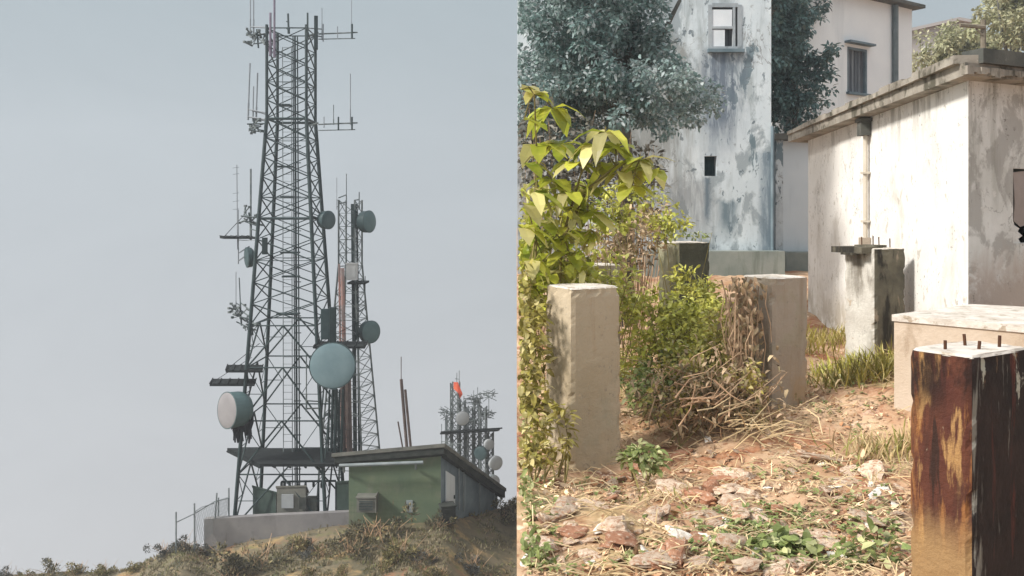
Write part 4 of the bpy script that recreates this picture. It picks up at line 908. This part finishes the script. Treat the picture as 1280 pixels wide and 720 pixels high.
def shrub(label,ells,n,size,mat,seed,name='shrub',group='shrubs in the yard',stems=12,wide=.5,dry=False):
    """ells: (px,py,Y, rx,ry(height),rz depth in metres)"""
    r=random.Random(seed); c0=P(*ells[0][:3]); t=thing(name,label,'shrub',(c0.x,c0.y,gr0(c0.x,c0.y)),group); b=MB(); s=MB()
    w=[e[3]*e[4] for e in ells]
    for i in range(n):
        e=r.choices(ells,w)[0]; c=P(*e[:3]); d=Vector((r.gauss(0,1),r.gauss(0,1),r.gauss(0,1))).normalized()*(r.random()**.45)
        p=c+Vector((d.x*e[3],d.y*e[5],d.z*e[4])); 
        q=noise.noise(p*4.5)
        if q<-.12: continue
        if p.z<gr0(p.x,p.y)+.01 or p.x<.01: continue
        b.leaf(p,Vector((d.x+r.gauss(0,.7),d.y+r.gauss(0,.7),r.gauss(.1,.6))),Vector((r.gauss(0,.4),r.gauss(0,.4),1)),size*r.uniform(.5,1.4),size*wide*r.uniform(.7,1.2),.3,0,KEEP)
    b.build('foliage',mat,t)
    for i in range(stems):
        e=r.choice(ells); c=P(*e[:3]); g=Vector((c.x+r.uniform(-.5,.5)*e[3],c.y+r.uniform(-.3,.3),0)); g.z=gr0(g.x,g.y)-.05
        q=c+Vector((r.uniform(-1,1)*e[3],r.uniform(-1,1)*e[5],r.uniform(-.3,1)*e[4]))
        if g.x<.03 or q.x<.03: continue
        s.tube([g,(g+q)/2+rv(.06)+Vector((.03,0,0)),q],.009,5,r1=.003)
    if s.v: s.build('stem',M['stem'] if not dry else M['twig'],t)
    return t
shrub('leafy olive shrub between the frame seam and the beige pillar',[(657,440,7.3,.20,.55,.35),(660,520,7.2,.18,.4,.35),(654,380,7.6,.18,.4,.3)],2300,.085,L_['olive'],31)
shrub('yellow dry stemmed shrub hugging the foot of the beige pillar',[(703,540,6.7,.09,.22,.08),(668,565,6.6,.14,.18,.2)],330,.075,L_['olive'],32)
shrub('bright green bush between the two beige pillars',[(845,420,9.4,.55,.42,.5),(815,395,9.6,.4,.35,.4),(875,395,9.8,.35,.3,.4),(800,450,9.2,.25,.35,.35),(890,440,9.0,.3,.3,.3),(855,455,8.9,.3,.25,.3)],5200,.075,L_['bush'],33,stems=24)
shrub('dark green bush behind the right side of the beige pillar',[(795,500,8.5,.28,.32,.3),(830,475,8.8,.35,.3,.3),(870,470,9,.3,.25,.3)],1500,.08,L_['weed'],34)
shrub('tall grey brown thicket under the blue grey tree',[(690,215,13.2,.75,1.1,.4),(660,160,13.4,.4,.8,.4),(745,225,13.4,.6,.9,.4),(800,215,13.6,.4,.6,.4)],4200,.11,L_['thicket'],30,stems=60,dry=True)
shrub('dry brown shrub in front of the blue house foot',[(785,305,11.5,.55,.36,.4),(760,330,11,.4,.3,.3),(810,275,12.5,.35,.3,.3)],2200,.085,L_['drybush'],35,stems=40,dry=True)
shrub('light green shrub under the sapling in front of the blue house',[(790,250,10.2,.42,.26,.3),(770,275,10,.3,.22,.3),(835,280,11.2,.28,.26,.3)],1300,.085,L_['bush'],36)
shrub('green overgrowth left behind the beige pillar',[(740,345,9,.5,.3,.4),(690,340,8.6,.4,.4,.4),(770,370,9.4,.4,.3,.4),(670,300,8.6,.3,.4,.4)],3000,.085,L_['bush'],37)
shrub('tangle of leaves on the mossy pillar top',[(862,294,11.75,.28,.05,.2)],260,.06,L_['weed'],38,stems=3)
shrub('green shrub growing low in front of the mossy pillar',[(880,375,10.6,.3,.3,.3),(858,352,11,.3,.2,.2),(905,400,10,.22,.25,.25)],1200,.08,L_['bush'],39)
shrub('small bright plant at the right foot of the beige pillar',[(803,572,6.75,.17,.11,.15)],240,.075,L_['weed'],40,name='weed_plant',group='weeds on the ground',stems=4)
shrub('patch of broad leaved weeds at the bottom of the yard centre',[(935,690,5.15,.24,.07,.18),(975,680,5.2,.2,.06,.15)],330,.075,L_['weed'],41,name='weed_plant',group='weeds on the ground',stems=4,wide=.75)
shrub('weeds growing beside the stained foreground pillar',[(1085,680,5.1,.22,.09,.18),(1040,690,5.15,.16,.06,.14),(1110,668,5.1,.1,.1,.1)],330,.07,L_['weed'],42,name='weed_plant',group='weeds on the ground',stems=4,wide=.7)
shrub('low weeds in the lower left corner of the yard',[(662,690,5.05,.12,.08,.15),(655,610,6.0,.09,.08,.12)],180,.06,L_['weed'],43,name='weed_plant',group='weeds on the ground',stems=2)
shrub('sprig growing on the concrete block behind the foreground pillar',[(1208,407,7.9,.16,.07,.1)],200,.05,L_['olive'],44,name='weed_plant',group='weeds on the ground',stems=3)
shrub('small leafy plant among the rubble left of centre',[(810,640,5.8,.12,.05,.1)],110,.065,L_['weed'],45,name='weed_plant',group='weeds on the ground',stems=2)
def tuft(px,py,Y,n,h,label,mat,seed,spread=.25):
    r=random.Random(seed); c=P(px,py,Y); z=gr0(c.x,c.y); b=MB()
    for i in range(n):
        p=Vector((c.x+r.gauss(0,spread),c.y+r.gauss(0,spread*.6),0))
        if p.x<.05: continue
        p.z=gr0(p.x,p.y)-.02; d=Vector((r.gauss(0,.35),r.gauss(0,.35),1)); L=h*r.uniform(.5,1.2); b.leaf(p,d,Vector((r.gauss(0,1),r.gauss(0,1),.2)),L,.016,.35,0,KEEP)
    tag(b.build('grass_tuft',mat),label,kind='stuff')
tuft(1098,470,8.9,340,.32,'tall yellow green grass at the foot of the white and black pier',L_['olive'],50,.28)
tuft(1060,430,10.4,220,.28,'green grass left of the white and black pier',L_['bush'],51,.25)
tuft(1108,520,7.2,200,.22,'dry grass left of the stained foreground pillar top half',L_['straw'],52,.2)
tuft(1030,410,13.5,260,.3,'grass along the far end of the white shed wall',L_['olive'],53,.4)
tuft(1040,470,9.4,240,.16,'short dry grass on the bare bank beside the pinkish pillar',L_['straw'],54,.4)
tuft(985,395,12.5,200,.3,'grass behind the pinkish pillar right edge',L_['olive'],55,.35)

shrub('loose yellow green weeds mixed through the dry brush heap',[(870,460,8.2,.35,.25,.3),(905,420,8.6,.25,.35,.25),(840,500,7.9,.3,.15,.3),(935,490,7.9,.2,.3,.2)],1500,.06,L_['olive'],46,stems=16)
# brush pile and dry vines
t=thing('brush_pile','heap of dry brown branches between the two beige pillars','brush pile',P(890,520,7.9)); 
r=random.Random(60); b=MB(); b2=MB()
for i in range(150):
    c=P(r.gauss(885,40),r.gauss(502,20),r.uniform(7.5,8.5)); d=Vector((r.gauss(.9,.5),r.gauss(0,.5),r.gauss(.45,.5))).normalized(); L=r.uniform(.15,.55)
    p=c-d*L/2; q=c+d*L/2
    p.z=max(p.z,gr0(p.x,p.y)); q.z=max(q.z,gr0(q.x,q.y)); b.tube([p,c+rv(.05),q],r.uniform(.004,.010),5,r1=.002)
for i in range(1000):
    c=P(r.gauss(885,42),r.gauss(498,26),r.uniform(7.6,8.4))
    if c.z<gr0(c.x,c.y): continue
    b2.leaf(c,rv(),Vector((0,0,1)),r.uniform(.05,.11),r.uniform(.02,.04),.5)
b.build('branch',M['twig'],t); b2.build('dead_leaf',L_['drybush'],t)
t=thing('dry_vine','dry brown vine hanging down the pinkish pillar left corner','vine',P(925,450,8.3))
b=MB(); b2=MB()
for i in range(60):
    px=r.gauss(928,13); top=r.uniform(345,410); bot=top+r.uniform(50,130); Y=r.uniform(8.2,8.55); pts=[P(px+r.uniform(-5,5),top+(bot-top)*k/3,Y-.04*k) for k in range(4)]; b.tube(pts,r.uniform(.004,.009),4,r1=.003)
for i in range(420):
    c=P(r.gauss(930,12),r.uniform(345,500),r.uniform(8.15,8.5)); b2.leaf(c,Vector((r.gauss(0,.6),r.gauss(0,.6),-1)),Vector((0,-1,.3)),r.uniform(.05,.11),r.uniform(.02,.045),.4)
b.build('stem',M['twig'],t); b2.build('foliage',L_['drybush'],t)
b=MB()
for i in range(45):
    c=P(r.gauss(950,30),r.gauss(530,12),r.uniform(7.3,7.9)); d=Vector((r.gauss(.6,.6),r.gauss(0,.5),r.gauss(.12,.2))).normalized()*r.uniform(.1,.3); p=c-d; q=c+d
    p.z=max(p.z,gr0(p.x,p.y)+.01); q.z=max(q.z,gr0(q.x,q.y)+.01); b.tube([p,c+rv(.05),q],.007,4,r1=.003)
tag(b.build('brush_pile',M['straw']),'pale dry straw lying at the foot of the pinkish pillar','brush pile')

# ------------------------------------------------------------------ rubble
def rock_mesh(seed,flat_=.6,cut=True):
    r=random.Random(seed); me=bmesh.new(); bmesh.ops.create_icosphere(me,subdivisions=3,radius=1)
    planes=[(Vector((r.gauss(0,1),r.gauss(0,1),r.gauss(0,1))).normalized(),r.uniform(.5,.82)) for _ in range(11)]
    sc=Vector((1,r.uniform(.6,.9),flat_))
    for v in me.verts:
        c=v.co.copy()
        for n,d in planes:
            k=c.dot(n)
            if k>d: c-=n*(k-d)
        c+=c.normalized()*(noise.noise(c*2.2+Vector((seed,0,0)))*.12+noise.noise(c*6+Vector((0,seed,0)))*.05)
        v.co=Vector((c.x*sc.x,c.y*sc.y,c.z*sc.z))
    m_=bpy.data.meshes.new('rubble_stone'); me.to_mesh(m_); me.free(); return m_
RM={}
for mk in ('stone','brick','white_stone'):
    RM[mk]=[]
    for s in range(5):
        m_=rock_mesh(s*7+len(mk),[.45,.6,.35,.7,.5][s]); m_.materials.append(M[mk]); RM[mk].append(m_)
def rock(px,py,size,mk,v,label,group='broken stones on the yard',lift=.25,rz=None,tilt=.25,name='rubble_stone'):
    k=(py-CY)/F; Y=EYE/k
    for _ in range(6):
        Xx=(px-CX)/F*Y; Y=(EYE-gr(Xx,Y))/k
    Xx=(px-CX)/F*Y
    if Xx-size<.01: Xx=size+.01
    o=bpy.data.objects.new(name,RM[mk][v%5]); COL.objects.link(o); o.location=(Xx,Y,gr(Xx,Y)+size*.10); o.scale=(size*rnd.uniform(1,1.35),size,size*rnd.uniform(.4,.8))
    o.rotation_euler=(rnd.uniform(-tilt,tilt),rnd.uniform(-tilt,tilt),rz if rz is not None else rnd.uniform(0,6.28)); tag(o,label,'stone',group); return o
rock(845,612,.20,'stone',0,'big flat broken slab tilted up left of the yard centre',rz=.3)
rock(868,618,.10,'brick',1,'reddish brick chunk under the big flat slab')
rock(744,634,.13,'stone',3,'pale rounded lump right of a flat grey stone')
rock(705,640,.16,'stone',2,'flat grey stone in the lower left of the yard')
rock(768,662,.17,'stone',4,'wide tan stone below the pale rounded lump')
rock(718,668,.14,'brick',0,'red brown earth clod at the lower left',rz=1)
rock(880,676,.09,'white_stone',3,'bright white plaster lump at the bottom of the yard')
rock(845,668,.09,'white_stone',1,'grey white lump left of the bright plaster lump')
rock(798,592,.055,'white_stone',2,'small white stone at the right foot of the beige pillar')
rock(885,553,.07,'white_stone',1,'small white lump at the edge of the brush pile')
rock(852,560,.12,'brick',3,'dull pink stone at the left of the brush pile')
rock(1030,577,.20,'stone',2,'long pale flat stone lying right of the yard centre',rz=.1)
rock(935,598,.10,'stone',1,'pinkish pale stone at the yard centre')
rock(957,610,.06,'white_stone',0,'little white lump beside the pinkish stone')
rock(1062,592,.13,'stone',0,'pale stone left of the stained foreground pillar')
rock(1050,700,.09,'white_stone',2,'white flat stone among the weeds beside the foreground pillar')
rock(1070,650,.08,'stone',1,'tan stone above the weeds beside the foreground pillar')
rock(930,620,.12,'stone',4,'tan stone just below the pinkish one')
rock(1035,400,.20,'stone',1,'rough stone against the far foot of the white shed'); rock(1060,398,.16,'stone',3,'second rough stone at the shed foot near the pier')
for i in range(44):
    mk=rnd.choice(['stone','stone','stone','brick']); rock(rnd.uniform(665,1105),rnd.uniform(580,715),rnd.uniform(.08,.17),mk,rnd.randint(0,4),{'stone':'larger flat tan stone half sunk in the yard earth','brick':'larger red brown clod half sunk in the yard earth'}[mk],{'stone':'larger tan stones','brick':'larger red brown clods'}[mk],tilt=.3)
for i in range(190):
    px=rnd.uniform(652,1128); py=rnd.uniform(560,722)
    if 690<px<780 and py<590: continue
    mk=rnd.choices(['stone','brick','white_stone'],[.70,.16,.14])[0]
    nm={'stone':('tan rubble stone scattered over the yard','tan rubble'),'brick':('reddish brick fragment scattered over the yard','brick fragments'),'white_stone':('small white plaster fragment scattered over the yard','white plaster fragments')}[mk]
    rock(px,py,rnd.uniform(.02,.07)*(1.25 if py>640 else 1),mk,rnd.randint(0,4),nm[0],nm[1],tilt=.6)
# litter and dry stems, uncountable
b=MB()
for i in range(21000):
    Y=4.6+8*rnd.random()**1.7; Xx=rnd.uniform(.03,min(5.5,.48*Y+.2))
    dens=.55+noise.noise(Vector((Xx*1.3,Y*1.3,4)))
    if rnd.random()>dens: continue
    z=gr(Xx,Y); d=Vector((rnd.gauss(0,1),rnd.gauss(0,1),rnd.gauss(.1,.3))); s=rnd.uniform(.015,.05)*(1.8 if rnd.random()<.12 else 1)
    b.leaf(Vector((Xx,Y,z+.012)),d,Vector((rnd.gauss(0,.4),rnd.gauss(0,.4),1)),s,s*rnd.uniform(.35,.7),rnd.uniform(-.3,.4),0,KEEP)
tag(b.build('leaf_litter',M['litter']),'dry leaf litter over the yard floor','leaf litter',kind='stuff')
b=MB()
for i in range(1500):
    Y=4.7+5.5*rnd.random()**1.3; Xx=rnd.uniform(.08,min(5,.46*Y)); z=gr(Xx,Y); a=rnd.gauss(0,.7)+rnd.choice([0,math.pi]); L=rnd.uniform(.05,.22)
    d=Vector((math.cos(a),math.sin(a),rnd.gauss(.1,.22)))*L; p=Vector((Xx,Y,z+.015))
    if (p+d).x<.02: continue
    q=p+d; q.z=max(q.z,gr(max(q.x,0),q.y)+.01); b.tube([p,(p+q)/2+Vector((0,0,rnd.uniform(0,.04))),q],rnd.uniform(.0018,.0045),4)
tag(b.build('dry_stems',M['straw']),'dry straw and thin twigs strewn over the yard','straw',kind='stuff')
b=MB()
for i in range(2600):
    Y=6+7*rnd.random(); Xx=rnd.uniform(.3,.5*Y)
    if noise.noise(Vector((Xx*.8,Y*.8,14)))<.02: continue
    p=Vector((Xx,Y,gr(Xx,Y)-.01))
    b.leaf(p,Vector((rnd.gauss(0,.5),rnd.gauss(0,.5),1)),Vector((rnd.gauss(0,1),rnd.gauss(0,1),.2)),rnd.uniform(.05,.15),.012,.35,0,KEEP)
tag(b.build('dry_grass',L_['straw']),'short dry grass on the yard earth','grass',kind='stuff')

b=MB()
for i in range(5200):
    px=rnd.uniform(648,1128); py=rnd.choice([rnd.uniform(425,560),rnd.uniform(560,720),rnd.uniform(630,720)]); k=(py-CY)/F; Y=EYE/k; Xx=(px-CX)/F*Y
    if Y>11 or Xx<.05: continue
    near_=max(0,1-abs(px-960)/130) if py>640 else (max(0,1-abs(px-1080)/90) if py<540 or py>640 else 0)
    near_=max(near_,max(0,1-(px-646)/60),.25 if noise.noise(Vector((Xx*1.1,Y*1.1,31)))>.12 else 0)
    if rnd.random()>near_*(.8 if py<640 else .62): continue
    p=Vector((Xx,Y,gr(Xx,Y)))
    for q in range(rnd.randint(2,5)): b.leaf(p+rv(.02)+Vector((0,0,.02)),Vector((rnd.gauss(0,1),rnd.gauss(0,1),rnd.uniform(.1,.9))),Vector((0,0,1)),rnd.uniform(.025,.06),rnd.uniform(.012,.035),.3,0,KEEP)
tag(b.build('ground_cover',L_['weed']),'small green sprouts spread over the yard earth','ground cover',kind='stuff')

# ------------------------------------------------------------------ air
b=MB(); b.box((-10,50,-14.5),(230,128,55)); hz_=b.build('haze',None); hz_.data.materials.clear()
hm=bpy.data.materials.new('thin_haze'); hm.use_nodes=True; hn=hm.node_tree; hn.nodes.clear()
ho_=hn.nodes.new('ShaderNodeOutputMaterial'); hv_=hn.nodes.new('ShaderNodeVolumePrincipled'); hv_.inputs['Color'].default_value=(.93,.95,1,1); hv_.inputs['Density'].default_value=.0014; hv_.inputs['Anisotropy'].default_value=.2
hn.links.new(hv_.outputs[0],ho_.inputs['Volume']); hz_.data.materials.append(hm); tag(hz_,kind='stuff')

# ------------------------------------------------------------------ camera, light, sky
cam=bpy.data.cameras.new('camera'); co=bpy.data.objects.new('camera',cam); COL.objects.link(co)
co.location=(0,0,EYE); co.rotation_euler=(R(90),0,0); cam.sensor_width=36; cam.lens=F/1280*36
cam.shift_x=-6/1280; cam.shift_y=-(360-CY)/1280; cam.clip_end=2000; cam.clip_start=.05
scene.camera=co
to_sun=Vector((-.73,-.29,.62)).normalized()
sl=bpy.data.lights.new('sun','SUN'); sl.energy=3.5; sl.angle=R(10); sl.color=(1,.95,.88)
so=bpy.data.objects.new('sun',sl); COL.objects.link(so); so.rotation_euler=to_sun.to_track_quat('Z','Y').to_euler(); so.location=(-20,-10,40)
w=bpy.data.worlds.new('World'); scene.world=w; w.use_nodes=True; nt=w.node_tree; nt.nodes.clear()
out=nt.nodes.new('ShaderNodeOutputWorld'); bg=nt.nodes.new('ShaderNodeBackground'); sky=nt.nodes.new('ShaderNodeTexSky')
sky.sky_type='NISHITA'; sky.sun_disc=False; sky.sun_elevation=math.asin(to_sun.z); sky.sun_rotation=math.atan2(to_sun.x,to_sun.y)
sky.air_density=1.0; sky.dust_density=3.0; sky.ozone_density=1.0
tc=nt.nodes.new('ShaderNodeTexCoord'); sp=nt.nodes.new('ShaderNodeSeparateXYZ'); cb=nt.nodes.new('ShaderNodeCombineXYZ')
nt.links.new(tc.outputs['Generated'],sp.inputs[0]); nt.links.new(sp.outputs[0],cb.inputs[0]); nt.links.new(sp.outputs[1],cb.inputs[1])
nt.links.new(mapr(nt,sp.outputs[2],-.5,1,.16,1),cb.inputs[2]); nt.links.new(cb.outputs[0],sky.inputs['Vector'])
# thin high overcast veiling the blue: cool above, faintly warm towards the horizon
veil=mixc(nt,mapr(nt,sp.outputs[2],-.36,.24),(5.2,5.12,5.0),(4.05,4.58,4.72))
veil=mixc(nt,mapr(nt,sp.outputs[2],.28,.9),veil,(13.0,13.2,13.4))
cl_=nz(nt,scaled(nt,tc.outputs['Generated'],(1,1,2.2)),2.6,7,.6,.6)
hs_=nt.nodes.new('ShaderNodeHueSaturation'); nt.links.new(veil,hs_.inputs['Color']); nt.links.new(mapr(nt,cl_,.3,.7,.955,1.045),hs_.inputs['Value']); veil=hs_.outputs[0]
c=mixc(nt,.8,sky.outputs[0],veil)
nt.links.new(c,bg.inputs['Color']); bg.inputs['Strength'].default_value=.0885; nt.links.new(bg.outputs[0],out.inputs[0])
vs=scene.view_settings; vs.view_transform='Standard'; vs.look='None'; vs.exposure=.54; vs.gamma=1
